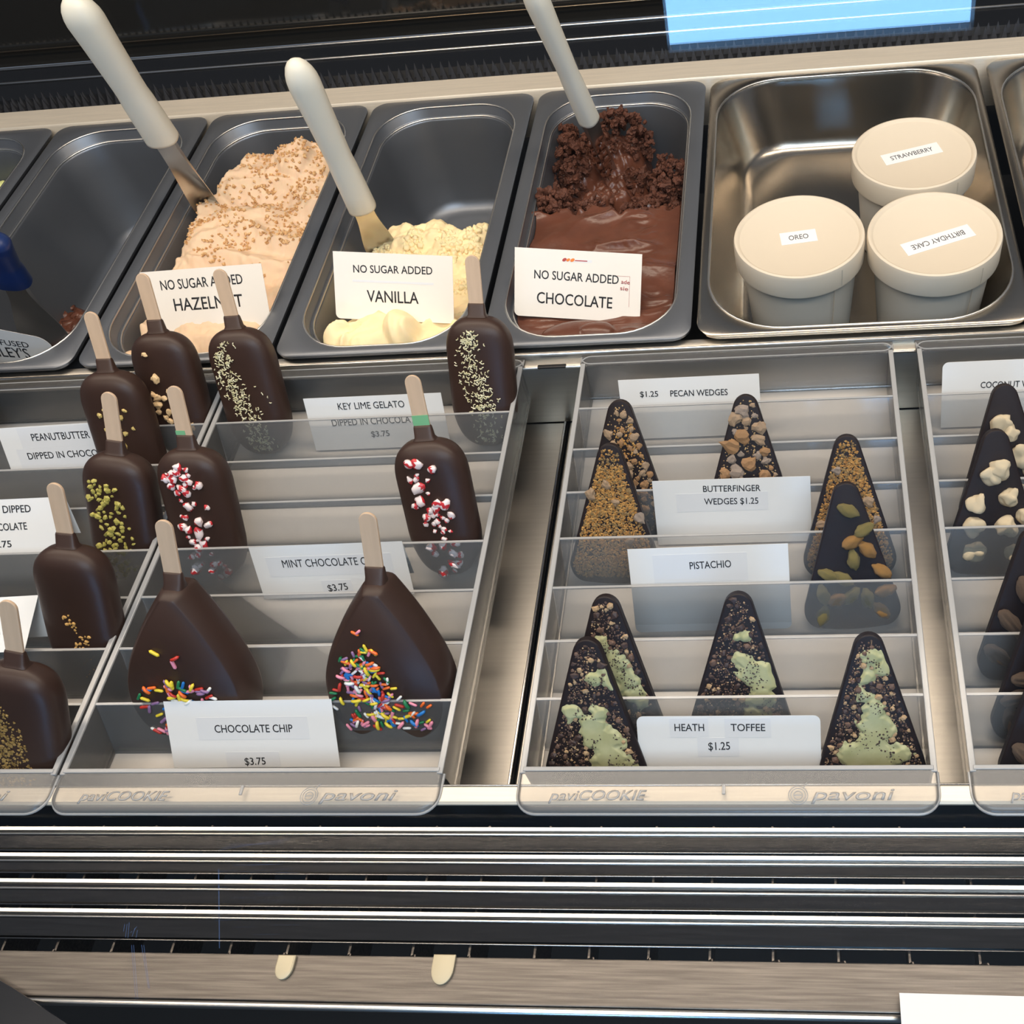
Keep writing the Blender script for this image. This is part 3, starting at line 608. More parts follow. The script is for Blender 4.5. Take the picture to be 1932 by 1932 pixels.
for s in range(4):
    bm = bmesh.new(); bmesh.ops.create_icosphere(bm, subdivisions=4, radius=1)
    for v in bm.verts:
        q = v.co.copy(); g = 1 - .22 * math.exp(-(q.z / .13) ** 2) * (q.y < .2) -   .13 * abs(math.sin(q.z * 9 + .5 * math.sin(3 * q.x))) ; v.co = Vector((q.x, q.y * g, q.z * g)) * (1 + .08 * noise.noise(q * 2 + Vector((s * 5, 0, 0))))
    me = bpy.data.meshes.new('pecan_half'); bm.to_mesh(me); bm.free(); me.materials.append(M_PECH); me.polygons.foreach_set('use_smooth', [True] * len(me.polygons)); B_PECH.append(me)
def rnd_in(r, n, zmin=.004, zmax=.094, f=None):
    out = []; t = 0
    while len(out) < n and t < n * 60:
        t += 1; z = r.uniform(zmin, zmax); x = r.uniform(-.035, .035)
        if point_in(WIN, x, z) and (f is None or r.random() < f(x, z)): out.append((x, 0.0, z))
    return out
def big_bits(root, name, mss, pts, s0, s1, r, flat=.45, long=1.0):
    keep = []
    for x, y, z in pts:
        s = r.uniform(s0, s1)
        if all((x - q[0]) ** 2 + (z - q[1]) ** 2 > (.85 * (s + q[2])) ** 2 for q in keep): keep.append((x, z, s))
    for x, z, s in keep[:100]:
        put(name, r.choice(r.choice(mss)), root, x, -s * flat * .35, z, (s * r.uniform(.9, 1.3) * long, s * flat, s * r.uniform(.7, 1.0)), (0, r.uniform(0, 6.28), 0))
def stuff(root, name, pts, r, a, b, m, flat=.6):
    o = obj(name, crumb_mesh(pts, r, a, b, flat), m, root); o['kind'] = 'stuff'
def pecan_wedge(x, k, label, seed, tilt=0, gold=0):
    r = random.Random(seed); w_ = wedge(x, k, label, 36, tilt, 'pecan piece wedges')
    big_bits(w_, 'pecan_piece', [B_PEC[0], B_PEC[1], B_PEC[2]] if not gold else [B_PEC[0], B_PEC[1], B_PEC[1]], rnd_in(r, 26) + rnd_in(r, 160), .0016 if not gold else .0014, .0058 if not gold else .0040, r, .4)
    stuff(w_, 'nut_dust', rnd_in(r, 420), r, .0003, .0009, M_DUST)
    if gold: stuff(w_, 'golden_crumbs', rnd_in(r, 330, f=lambda x, z: noise.noise(Vector((x * 50, z * 50, seed))) > .05), r, .0006, .0014, M_BUT)
def crumb_wedge(x, k, label, seed, tilt=0, clr=None):
    r = random.Random(seed); w_ = wedge(x, k, label, 36, tilt, 'crumb covered wedges')
    f = lambda x, z: .25 if z > .082 else (.55 if noise.noise(Vector((x * 60, z * 60, seed))) < -.25 else 1)
    stuff(w_, 'golden_crumbs', rnd_in(r, 3600, f=f), r, .0004, .0013, M_BUT); stuff(w_, 'brown_crumbs', rnd_in(r, 700), r, .0006, .0016, M_BUT2)
    big_bits(w_, 'candy_piece', [B_PEC[0], B_PEC[2]], rnd_in(r, 9, .01, .075), .002, .0042, r, .4)
def mint_sheet(root, seed, path):
    """one poured patch of mint: a thin sheet that rises above the slab where it was poured"""
    n, m = 110, 150; v = []
    def hw(z): return max([abs(p[0] + (q[0] - p[0]) * (z - p[1]) / (q[1] - p[1])) for p, q in ((WO[i - 1], WO[i]) for i in range(len(WO))) if (p[1] - z) * (q[1] - z) <= 0 and abs(q[1] - p[1]) > 1e-9] or [0])
    hws = [hw(.001 + .095 * j / (m - 1)) for j in range(m)]; idx = {}; f = []
    for j in range(m):
        for i in range(n):
            x = -.033 + .066 * i / (n - 1); z = .001 + .095 * j / (m - 1)
            if abs(x) > hws[j] - .0006: continue
            d = min(((x - a) ** 2 + (z - c) ** 2) ** .5 - rad for a, c, rad in path)
            d += .0052 * noise.noise(Vector((x * 130, z * 130, seed))) + .0022 * noise.noise(Vector((x * 330, z * 330, seed + 3)))
            h = max(-.0012, min(.0013, -d * .45, (hws[j] - .0020 - abs(x) + .0008 * noise.noise(Vector((x * 200, z * 200, 2)))) * .7, (z - .0022) * .7)); idx[(i, j)] = len(v); v.append((x, -h - .0001 + .0003 * noise.noise(Vector((x * 90, z * 90, 5))), z))
    for (i, j) in idx:
        q = [(i, j), (i + 1, j), (i + 1, j + 1), (i, j + 1)]
        if all(k in idx for k in q) and min(v[idx[k]][1] for k in q) < .0006: f.append(tuple(idx[k] for k in q))
    o = obj('mint_drizzle', pyd(v, f), M_MINT, root, True); s = o.modifiers.new('solid', 'SOLIDIFY'); s.thickness = .0008; s.offset = -1
def toffee_wedge(x, k, label, seed, path, tilt=0):
    r = random.Random(seed); w_ = wedge(x, k, label, 36, tilt, 'toffee and mint wedges')
    far = lambda x, z: 1 if min(((x - a) ** 2 + (z - c) ** 2) ** .5 - rad for a, c, rad in path) > -.0005 else .06
    mint_sheet(w_, seed, path)
    big_bits(w_, 'toffee_bit', [B_TOF[0], B_TOF[0], B_TOF[1], B_TOF[2]], rnd_in(r, 24, f=far) + rnd_in(r, 150, f=far), .0008, .0027, r, .5)
    stuff(w_, 'dark_crumbs', rnd_in(r, 620, f=lambda x, z: far(x, z)), r, .0003, .0010, M_TOF[2]); stuff(w_, 'tan_crumbs', rnd_in(r, 300, f=far), r, .0003, .0009, M_TOF[1])
    o = obj('chocolate_specks', crumb_mesh([(a, -.0014, c) for a, _, c in rnd_in(r, 170, f=lambda x, z: 1.06 - far(x, z) if noise.noise(Vector((x * 80, z * 80, seed + 9))) > 0 else 0)], r, .0003, .0008), M_TOF[0], w_); o['kind'] = 'stuff'
pecan_wedge(.0630, 2, 'pecan wedge with gold crumbs, at the back left of the middle wedge tray', 21, 1, 1)
pecan_wedge(.1505, 2, 'pecan wedge with big grey and amber pieces, right of the first price card', 22, .5)
crumb_wedge(.0580, 3, 'golden crumb covered wedge on the left, overlapping the pecan wedge behind it', 23, 2)
crumb_wedge(.2185, 3, 'golden crumb covered wedge on the right, behind the wedge with whole pistachios', 24, -.5)
w5 = wedge(.2185, 4, 'dark wedge dotted with whole pistachio nuts, right of its white name card', 36, -2, 'whole nut wedges'); r = random.Random(4)
for (x, z, a, c) in ((.001, .080, .5, 0), (.0095, .0665, 2.6, 0), (.002, .0590, 2.7, 1), (.0115, .0535, .8, 1), (.0025, .0470, 1.5, 0), (-.014, .0375, .5, 0), (-.0045, .0345, .6, 0), (.020, .0385, .6, 1), (-.018, .024, 1.4, 0), (-.009, .0205, 2.8, 1), (.000, .0225, 2.3, 0), (.010, .0205, 1.4, 0), (.0215, .0250, 2.9, 1), (-.019, .0095, 1.9, 0), (.0185, .0115, .8, 1)):
    put('pistachio_nut', B_PN[(3 if c else 0) + r.randrange(3)], w5, x, -.0015, z, (.0072, .0034, .0042), (0, a, 0))
toffee_wedge(.0680, 6, 'toffee and mint wedge at the left, behind the frontmost left one', 31, [(-.006, .066, .006), (.003, .055, .008), (.010, .043, .008), (.014, .034, .007), (.018, .028, .005), (.004, .040, .005)], 1)
toffee_wedge(.1465, 6, 'toffee and mint wedge in the middle, behind the price card', 32, [(.003, .070, .0045), (.003, .055, .006), (.009, .046, .010), (.016, .042, .008), (.012, .032, .009), (.010, .018, .008), (.000, .050, .004)], 1.5)
toffee_wedge(.0600, 7, 'frontmost toffee and mint wedge at the left, beside the price card', 33, [(.004, .074, .005), (.011, .071, .004), (-.012, .052, .006), (.004, .050, .006), (.000, .042, .009), (.006, .032, .011), (.010, .020, .012), (.016, .014, .010)], 1)
toffee_wedge(.2245, 7, 'frontmost toffee and mint wedge at the right, beside the price card', 34, [(.003, .084, .006), (.008, .078, .006), (-.002, .072, .005), (-.004, .060, .005), (.001, .050, .008), (.003, .040, .010), (.000, .030, .010), (.002, .020, .013), (-.010, .022, .010), (.016, .022, .007), (.000, .010, .010)], -1)
def coco_wedge(x, k, label, pts, tilt):
    w_ = wedge(x, k, label, 36, tilt, 'coconut chunk wedges'); r = random.Random(k)
    for i, (a, c, s) in enumerate(pts): put('coconut_chunk', B_COCO[(i + k) % 5], w_, a, -.0022, c, (s, s * .62, s * .9), (r.uniform(-.3, .3), r.uniform(0, 6.28), 0))
coco_wedge(.3265, 2, 'coconut chunk wedge behind the other, in the right-edge tray', [(-.003, .072, .0072), (.003, .065, .0060), (.011, .049, .0080), (.018, .040, .0070), (-.010, .030, .0070), (.010, .022, .0070)], -2)
coco_wedge(.3125, 3, 'coconut chunk wedge in front of the other, in the right-edge tray', [(.002, .072, .0068), (-.003, .068, .0064), (.009, .053, .0064), (-.012, .049, .0066), (-.013, .033, .0070), (.007, .033, .0070), (-.013, .017, .0072), (.020, .040, .006), (.012, .015, .006)], 0)
def half_wedge(x, k, label, pts, tilt):
    w_ = wedge(x, k, label, 36, tilt, 'pecan half wedges'); r = random.Random(k + 40)
    for i, (a, c, an) in enumerate(pts): put('pecan_half', B_PECH[(i + k) % 4], w_, a, -.0018, c, (.0100, .0040, .0056), (0, an, 0))
half_wedge(.3240, 5, 'pecan half wedge furthest back of the three at the right edge', [(-.0045, .060, 1.3), (-.013, .040, .9), (.010, .045, 1.5), (.000, .030, .2), (-.020, .018, .7), (.012, .020, 2)], 0)
half_wedge(.3270, 6, 'pecan half wedge in the middle of the three at the right edge', [(-.002, .070, 1.4), (-.003, .053, 2.7), (-.011, .041, 0), (-.017, .029, 2.8), (-.004, .031, .7), (.012, .045, 1), (-.020, .014, 1.5), (.008, .016, 2)], 0)
half_wedge(.3275, 7, 'pecan half wedge in front of the three at the right edge', [(-.008, .045, 1.9), (-.004, .030, 2.4), (-.017, .022, .8), (.008, .060, 1), (.014, .030, .4), (.004, .014, 2)], 0)

# ------------------------------------------------------------------ name and price cards
# name: (lower-left corner, along, up, width, height, [(text, u, v, width, cap height, turn)], [tape strips])
CARDS = {
 "chip":((-0.2142, -0.3275, -0.0422),(1.0, 0.0, 0.0066),(-0.005, 0.6583, 0.7527),0.1103,0.0448,[('CHOCOLATE CHIP', 0.0313, 0.0238, 0.0514, 0.0053, -0.004), ('$3.75', 0.048, 0.0018, 0.0138, 0.005, 0.018)],[(0.0198, 0.0189, 0.0931, 0.0339), (0.0359, 0.0006, 0.0714, 0.0106)]),
 "mint":((-0.1947, -0.1993, -0.0455),(0.9999, 0.0057, 0.0114),(-0.0128, 0.4477, 0.8941),0.1107,0.0418,[('MINT CHOCOLATE CHIP', 0.021, 0.0248, 0.0706, 0.0063, 0.001), ('$3.75', 0.0492, 0.0044, 0.0148, 0.0056, 0.079)],[(0.0097, 0.0178, 0.1003, 0.0333), (0.0453, 0.0011, 0.0675, 0.0136)]),
 "key":((-0.1941, -0.0608, -0.0455),(1.0, 0.0006, 0.0013),(-0.0014, 0.4478, 0.8942),0.1100,0.0435,[('KEY LIME GELATO', 0.0264, 0.0333, 0.0532, 0.0057, -0.003), ('DIPPED IN CHOCOLATE', 0.0185, 0.02, 0.0704, 0.0057, 0.008), ('$3.75', 0.0481, 0.0098, 0.0147, 0.0049, 0.019)],[]),
 "peanut":((-0.4271, -0.0895, -0.0259),(0.9998, 0.0105, 0.0181),(-0.021, 0.4999, 0.8658),0.0809,0.0365,[('PEANUTBUTTER', 0.0265, 0.0249, 0.0479, 0.006, -0.006), ('DIPPED IN CHOCOLATE', 0.018, 0.0102, 0.0738, 0.0056, -0.005)],[(0.0163, 0.0191, 0.0809, 0.0358), (0.0101, 0.0018, 0.0795, 0.0189)]),
 "dipped":((-0.4698, -0.182, -0.0374),(0.9998, 0.0, 0.0179),(-0.0129, 0.6916, 0.7222),0.1312,0.0578,[('GELATO DIPPED', 0.0522, 0.0484, 0.0509, 0.0055, -0.01), ('IN CHOCOLATE', 0.0527, 0.0351, 0.0453, 0.0055, 0.005), ('$3.75', 0.0653, 0.0227, 0.0182, 0.0051, 0.006)],[]),
 "small":((-0.4061, -0.262, -0.0096),(0.9985, 0.0, 0.0555),(-0.0144, 0.9656, 0.2597),0.0834,0.0383,[('CHOCOLATE', 0.024, 0.0123, 0.0466, 0.0052, -0.0)],[]),
 "pecan":((0.0535, -0.0613, -0.0455),(1.0, 0.0019, 0.0038),(-0.0042, 0.4478, 0.8941),0.1053,0.0478,[('$1.25', 0.0155, 0.0339, 0.0137, 0.0046, -0.017), ('PECAN WEDGES', 0.0384, 0.0332, 0.043, 0.005, -0.018)],[]),
 "butter":((0.0858, -0.1613, -0.0455),(1.0, -0.0001, -0.0001),(0.0001, 0.4478, 0.8942),0.1078,0.0495,[('BUTTERFINGER', 0.0347, 0.0403, 0.0392, 0.0048, -0.014), ('WEDGES $1.25', 0.0348, 0.0306, 0.0372, 0.0049, -0.012)],[(0.0156, 0.0255, 0.0787, 0.0393)]),
 "pista":((0.0756, -0.2329, -0.0443),(0.9999, 0.0058, 0.0093),(-0.011, 0.5299, 0.848),0.1031,0.0600,[('PISTACHIO', 0.0395, 0.0446, 0.0268, 0.0052, 0.019)],[(0.0156, 0.0357, 0.0767, 0.0552)]),
 "heath":((0.0865, -0.3377, -0.0442),(1.0, -0.0021, -0.0027),(0.0034, 0.6157, 0.788),0.1081,0.0439,[('HEATH', 0.0224, 0.0345, 0.0176, 0.0048, -0.005), ('TOFFEE', 0.0557, 0.0343, 0.0202, 0.0048, -0.005), ('$1.25', 0.0419, 0.022, 0.0129, 0.0052, 0.024)],[(0.0194, 0.0303, 0.0426, 0.0427), (0.052, 0.0301, 0.0792, 0.0425), (0.0354, 0.0178, 0.06, 0.03)]),
 "coco":((0.2915, -0.0613, -0.0455),(1.0, 0.0007, 0.0014),(-0.0016, 0.4478, 0.8942),0.1089,0.0505,[('COCONUT WEDGES', 0.0276, 0.03, 0.0507, 0.0049, -0.014)],[]),
 "hazel":((-0.3543, 0.0444, -0.0144),(0.9998, 0.0109, 0.014),(-0.0177, 0.6156, 0.7879),0.1066,0.0546,[('NO SUGAR ADDED', 0.0162, 0.0389, 0.0721, 0.0082, 0.009), ('HAZELNUT', 0.0247, 0.0213, 0.0605, 0.0105, -0.002)],[]),
 "van":((-0.1912, 0.0499, -0.007),(0.9957, -0.0573, -0.0734),(0.0931, 0.613, 0.7846),0.0997,0.0538,[('NO SUGAR ADDED', 0.0167, 0.0376, 0.0661, 0.0063, 0.016), ('VANILLA', 0.0272, 0.0146, 0.0433, 0.0097, 0.004)],[(0.0155, 0.0302, 0.0834, 0.032)]),
 "choc":((-0.0408, 0.0468, -0.0109),(0.9943, -0.0659, -0.0843),(0.107, 0.6121, 0.7835),0.1029,0.0538,[('NO SUGAR ADDED', 0.0161, 0.0304, 0.0686, 0.007, -0.011), ('CHOCOLATE', 0.0184, 0.0112, 0.0616, 0.0091, -0.017), ('ade', 0.0867, 0.0302, 0.0069, 0.0033, -0.064), ('sie', 0.086, 0.0251, 0.0065, 0.0033, -0.072)],[(0.04, 0.0449, 0.0628, 0.047)]),
 "bailey":((-0.5043, 0.0223, -0.0169),(0.9507, -0.0324, -0.3085),(0.3102, 0.0994, 0.9455),0.0682,0.0482,[('INFUSED', 0.017, 0.0304, 0.0319, 0.0059, 0.119), ("BAILEY'S", 0.008, 0.0154, 0.0401, 0.0108, 0.175)],[]),
}
def card(key, label, m=PAPER, r=0.0, rb=0.0, fold=None, thin=None, group='name and price cards', ink=None):
    o_, u, v, wd, ht, texts, tapes = CARDS[key]
    U = Vector(u).normalized(); V = (Vector(v) - U * U.dot(Vector(v))).normalized(); N = U.cross(V)
    root = empty('price_card'); root.matrix_world = Matrix.Translation(o_) @ Matrix((U, V, N)).transposed().to_4x4()
    tag(root, label, 'card', group)
    def sheet(x0, x1, y0, y1, rt, rbm, z0, z1):
        p = []
        for cx, cy, a, q in ((x1 - rbm, y0 + rbm, -90, rbm), (x1 - rt, y1 - rt, 0, rt), (x0 + rt, y1 - rt, 90, rt), (x0 + rbm, y0 + rbm, 180, rbm)):
            for k in range(7 if q else 1):
                t = math.radians(a + 90 * k / 6); p.append((cx + q * math.cos(t), cy + q * math.sin(t)))
        b = MB(); b.loft([[(x, y, z) for x, y in p] for z in (z0, z1)]); return b
    sheet(0, wd, 0, ht, r, rb, -.0003, 0).build('card_sheet', m, root)
    for a, b_, c, d in tapes:
        sheet(max(a, .001), min(c, wd - .001), max(b_, .0006), min(d, ht - .0006), 0, 0, .00002, .0001).build('label_strip', TAPE, root)
    for s, x, y, w_, h, an in texts:
        if x + w_ < -.02: continue
        me = text_mesh(s, w_, h, .00006); t = obj('lettering', me, (ink or {}).get(s, INK), root, loc=(x, y, .00014)); t.rotation_euler = (0, 0, an)
    if fold:
        # back flap of a folded card: leaves the top edge and drops behind
        b = MB(); L = fold[1]; an = fold[0]
        b.prof([(ht - .0002, -.0002), (ht + .0002, 0), (ht - L * math.cos(an), -L * math.sin(an)), (ht - L * math.cos(an), -L * math.sin(an) - .0003)], 0.0, wd); b.build('back_flap', m, root)
    return root
card('chip', 'folded white card for chocolate chip, in front of the heart pops', fold=(math.radians(62), .034))
card('mint', 'white card for mint chocolate chip, between the two peppermint pops', fold=(math.radians(14), .03))
card('key', 'white card for key lime gelato, between the two lime zest pops')
card('peanut', 'white card for peanut butter pops, left of the green nut pop')
card('dipped', 'folded white card for gelato dipped in chocolate, at the left edge above the shiny pop', fold=(math.radians(20), .03))
card('small', 'small white card half hidden behind the frontmost brown pop', fold=(math.radians(40), .03))
card('pecan', 'white card for pecan wedges, at the back of the middle wedge tray')
card('butter', 'bluish white card above the pistachio card, with the wedges price')
card('pista', 'white card for pistachio wedges, rounded at its lower corners', rb=.004)
card('heath', 'pale blue rounded card lying at the front of the wedge tray', r=.004)
card('coco', 'rounded white card for coconut wedges, in the right-edge tray', r=.0045)
card('hazel', 'white card for no sugar added hazelnut, stuck in the nutty gelato', PAPER2, group='gelato name cards')
card('van', 'white card for no sugar added vanilla, stuck in the pale yellow gelato', PAPER2, rb=.004, group='gelato name cards')
cc = card('choc', 'white card for no sugar added chocolate, stuck in the brown gelato', PAPER2, rb=.004, group='gelato name cards', ink={'ade': REDINK, 'sie': REDINK})
b = MB(); b.box(.0935, .0937, .012, .036, .00002, .0001); b.box(.080, .0937, .0358, .036, .00002, .0001); b.build('red_border_line', REDINK, cc)
b = MB()
for k, (x, s, mi) in enumerate(((.0405, .0018, 0), (.0436, .0016, 1), (.0470, .0018, 1))):
    b.loft([[(x + s * math.cos(t), .0462 + s * .8 * math.sin(t + .4), z) for t in [2 * PI * q / 12 for q in range(12)]] for z in (.0001, .00018)], mi=mi)
b.box(.0490, .0590, .0456, .0464, .0001, .00018, 0); b.build('printed_emblem', [REDINK, ORANGE], cc)
card('bailey', 'shaded card tilted in the nearly empty pan at the left edge', mat('shaded_card', (206, 200, 192), .5), r=.012, group='gelato name cards')  # greyer paper: the shade on this card is put into its colour
fc = empty('paper_sign', (.2285, -0.4597, -.0115)); tag(fc, 'blank bluish white paper at the lower right, on the brushed front plate', 'sign')
b = MB(); b.box(0, .11, -.032, 0, 0, .0005); b.build('paper_sheet', PAPER, fc); fc.rotation_euler = (math.radians(-3), 0, math.radians(-.5))
fc.location.z = -.0105

# ------------------------------------------------------------------ gelato
def clampr(x, y, hx, y0, y1, r):
    cy = (y0 + y1) / 2; hy = (y1 - y0) / 2; qx = abs(x) - (hx - r); qy = abs(y - cy) - (hy - r)
    if qx > 0 and qy > 0:
        l = math.hypot(qx, qy)
        if l > r: qx *= r / l; qy *= r / l; return math.copysign(hx - r + qx, x), cy + math.copysign(hy - r + qy, y - cy)
        return x, y
    return max(-hx, min(hx, x)), max(y0, min(y1, y))
def gelato(name, k, h, m, label, cat='gelato', nx=96, ny=220):
    cx = PX[k] + .085; v = []; f = []
    for j in range(ny):
        for i in range(nx):
            x = -.072 + .144 * i / (nx - 1); y = .005 + .343 * j / (ny - 1); z = h(x, y); d = max(0, -z - .0134) / .08 * .0105 + (.0055 if z < -.011 else .0008)
            x, y = clampr(x, y, .0700 - d, .008 + d, .346 - d, .042); v.append((x, y, z))
    for j in range(ny - 1):
        for i in range(nx - 1):
            q = (j * nx + i, j * nx + i + 1, (j + 1) * nx + i + 1, (j + 1) * nx + i)
            if max(v[t][2] for t in q) > -.098: f.append(q)
    me = pyd(v, f); bm = bmesh.new(); bm.from_mesh(me); bmesh.ops.dissolve_degenerate(bm, dist=.00008, edges=bm.edges[:]); bmesh.ops.delete(bm, geom=[q for q in bm.verts if not q.link_faces], context='VERTS'); bm.to_mesh(me); bm.free()
    o = obj(name, me, m, None, True, (cx, 0, 0)); tag(o, label, cat, 'gelato in the pans'); return o
def sm(a, b, x):
    t = max(0, min(1, (x - a) / (b - a))); return t * t * (3 - 2 * t)
def N(x, y, f, s=0, z=0): return noise.noise(Vector((x * f + s, y * f + s * 1.7, z + s * .3)))
def ridge(x, y, f, s=0): return 1 - abs(N(x, y, f, s)) * 2
def folds(x, y, s, f=70):
    wx = x + .012 * N(x, y, 30, s); wy = y + .014 * N(x, y, 26, s + 4); return ridge(wx * .35, wy, f, s)
def blob(x, y, cx, cy, rx, ry): 
    q = ((x - cx) / rx) ** 2 + ((y - cy) / ry) ** 2; return max(0, 1 - q) ** .5 if q < 1 else 0
def h_van(x, y):
    g_ = sm(.075, .11, y); e = (.0035 * N(x, y, 45, 2) + .0024 * N(x, y, 120, 3) + .0016 * N(x, y, 300, 4)) * (.35 + .65 * g_)
    edge = .198 + .020 * N(x, .5, 40, 6) - .030 * max(0, -x - .030) / .04
    heap = -.030 + .004 * N(x, y, 20, 1) - .005 * max(0, .09 - y) / .09
    lump = .010 * blob(x, y, -.012, .182, .03, .03) + .008 * blob(x, y, .030, .178, .03, .026) + .006 * blob(x, y, .000, .145, .04, .03)
    front = .028 * blob(x, y, -.012, .030, .042, .030) + .017 * blob(x, y, .038, .032, .036, .026) + .010 * blob(x, y, -.045, .024, .02, .02)
    t = sm(edge - .014, edge + .012, y + .0018 * N(x, y, 70, 8)); l = sm(-.064, -.046, x + .006 * N(.1, y, 60, 2) + .03 * sm(.12, .07, y) * 0)
    sw = .0085 * folds(y * 1.2 + x * .9, x * .8 - y, 3, 52) * sm(.10, .06, y)
    z = (heap + lump + front + e + sw) * (1 - t) + -.108 * t
    return z * l + -.075 * (1 - l) if y < .21 else z
def h_haz(x, y):
    e = .004 * N(x, y, 40, 12) + .0022 * N(x, y, 110, 13) + .0012 * N(x, y, 260, 14)
    base = -.020 + .006 * sm(.05, .28, y) + .012 * blob(x, y, -.005, .27, .05, .05) + .010 * blob(x, y, .04, .285, .035, .04) + .008 * blob(x, y, .0, .17, .05, .05) + .006 * blob(x, y, .02, .04, .04, .03)
    sw = .0095 * folds(x, y, 15, 34)
    edge = .300 - .075 * sm(-.015, -.055, x) + .014 * N(x, .3, 45, 9)
    t = sm(edge - .012, edge + .014, y + .004 * N(x, y, 90, 8)); l = sm(-.071, -.055, x + .005 * N(.2, y, 50, 5) - .004)
    z = (base + e + sw) * (1 - t) - .095 * t
    return z * l - .06 * (1 - l)
def h_choc(x, y):
    sw = .0085 * abs(folds(x, y, 31, 30)) ** 1.5 * (.3 + .7 * sm(.05, .12, y)) * sm(-.5, .2, N(x, y, 16, 71)) + .0018 * folds(x * 1.3, y * 1.2, 35, 90) * sm(.0, .25, N(x, y, 22, 66))
    smooth = -.017 + .003 * N(x, y, 18, 30) + sw + .010 * blob(x, y, -.010, .024, .03, .016) + .006 * blob(x, y, .028, .022, .035, .012) - .006 * sm(-.045, -.066, x) * sm(.05, .0, y)
    rg_ = .006 * N(x, y, 60, 33) + .005 * N(x, y, 130, 34) + .0036 * N(x, y, 280, 36)
    rough = -.060 + rg_ + .034 * blob(x, y, -.012, .212, .030, .020) + .034 * blob(x, y, .035, .205, .035, .02) + .024 * blob(x, y, -.050, .290, .030, .040) + .028 * blob(x, y, -.006, .318, .030, .026) + .012 * blob(x, y, -.02, .25, .03, .05)
    t = sm(.182, .200, y + .010 * N(x, y, 50, 40) + .005 * N(x, y, 130, 41)); z = smooth * (1 - t) + rough * t
    c = sm(.016, .030, x + .006 * N(x, y, 70, 44)) * sm(.262, .276, y); z = z * (1 - c) - .108 * c
    return min(z, -.001)
G_VAN = mat('vanilla_gelato', (252, 226, 176), .5, 0, .02, 60, .25, 260, sss=.15, spec=.3)
G_HAZ = mat('hazelnut_gelato', (228, 196, 162), .5, 0, .03, 60, .2, 240, sss=.15, spec=.3)
G_CHO = mat('chocolate_gelato', (98, 58, 42), .27, 0, .10, 60, .3, 260, spec=.45)
gelato('vanilla_gelato', 3, h_van, G_VAN, 'pale yellow vanilla gelato heaped in the front of its pan')
gh = gelato('hazelnut_gelato', 2, h_haz, G_HAZ, 'beige hazelnut gelato sprinkled with chopped nuts')
gc = gelato('chocolate_gelato', 4, h_choc, G_CHO, 'dark brown chocolate gelato, smooth in front and torn at the back', nx=130, ny=290)
# torn crumbly lumps at the back of the chocolate
r = random.Random(12); tb = MB()
for cx, cy, cz, rx, ry, rz, n in ((-.054, .200, -.024, .018, .024, .020, 110), (-.012, .208, -.034, .034, .016, .014, 110), (.050, .236, -.030, .017, .026, .026, 120), (.036, .204, -.034, .030, .014, .014, 90), (-.048, .285, -.040, .020, .040, .030, 150), (-.004, .318, -.034, .032, .018, .034, 150), (-.058, .320, -.040, .010, .02, .03, 50), (.010, .290, -.062, .016, .02, .014, 50), (.060, .255, -.045, .006, .03, .02, 40)):
    for i in range(int(n * 2.4)):
        d = Vector((r.gauss(0, 1), r.gauss(0, 1), r.gauss(0, 1))).normalized() * r.uniform(.70, 1.05); s = r.uniform(.0011, .0036); sv = Vector((r.uniform(.7, 1.7), r.uniform(.6, 1.2), r.uniform(.6, 1.3))); rm = rnd_unit(r).to_matrix(); me = chunk_mesh('scrap', 1 + i % 5, 2, .8, 1.6)
        px, py = clampr(cx + d.x * rx, cy + d.y * ry, .064, .02, .333, .04); pz = min(-.001, cz + d.z * rz)
        tb.add([(px + q.x, py + q.y, pz + q.z) for q in ((rm @ (v.co * sv)) * s for v in me.vertices)], [tuple(p.vertices) for p in me.polygons])
tb.build('torn_gelato', mat('torn_chocolate_gelato', (92, 56, 42), .62, 0, .2, 90, .8, 500, spec=.25), gc, False, fix=False)
r = random.Random(13); tb = MB(); gv = [o for o in C.objects if o.name.startswith('vanilla_gelato')][0]; n = 0
while n < 420:
    x = r.uniform(-.058, .062); y = r.uniform(.10, .215); z = h_van(x, y)
    if z < -.062 or N(x, y, 45, 3) < -.05: continue
    n += 1; s = r.uniform(.0012, .0034); rm = rnd_unit(r).to_matrix(); me = chunk_mesh('scrap', 1 + n % 5, 2, .8, 1.6)
    tb.add([(x + q.x, y + q.y, z + q.z - s * .3) for q in ((rm @ v.co) * s for v in me.vertices)], [tuple(p.vertices) for p in me.polygons])
tb.build('crumbly_gelato', G_VAN, gv, True, fix=False)
r = random.Random(8); pts = []
while len(pts) < 900:
    x = r.uniform(-.06, .064); y = r.uniform(.10, .305); z = h_haz(x, y)
    if z < -.034 or N(x, y, 38, 77) + .55 * N(x, y, 14, 5) < .02 + (.16 if y < .15 else -.10): continue
    pts.append((x, y, z + .0006))
o = obj('chopped_nuts', crumb_mesh(pts, r, .0009, .0023, 1), mat('chopped_hazelnut', (186, 134, 80), .6, 0, 0, 300, col2=(228, 188, 134)), gh); o['kind'] = 'stuff'
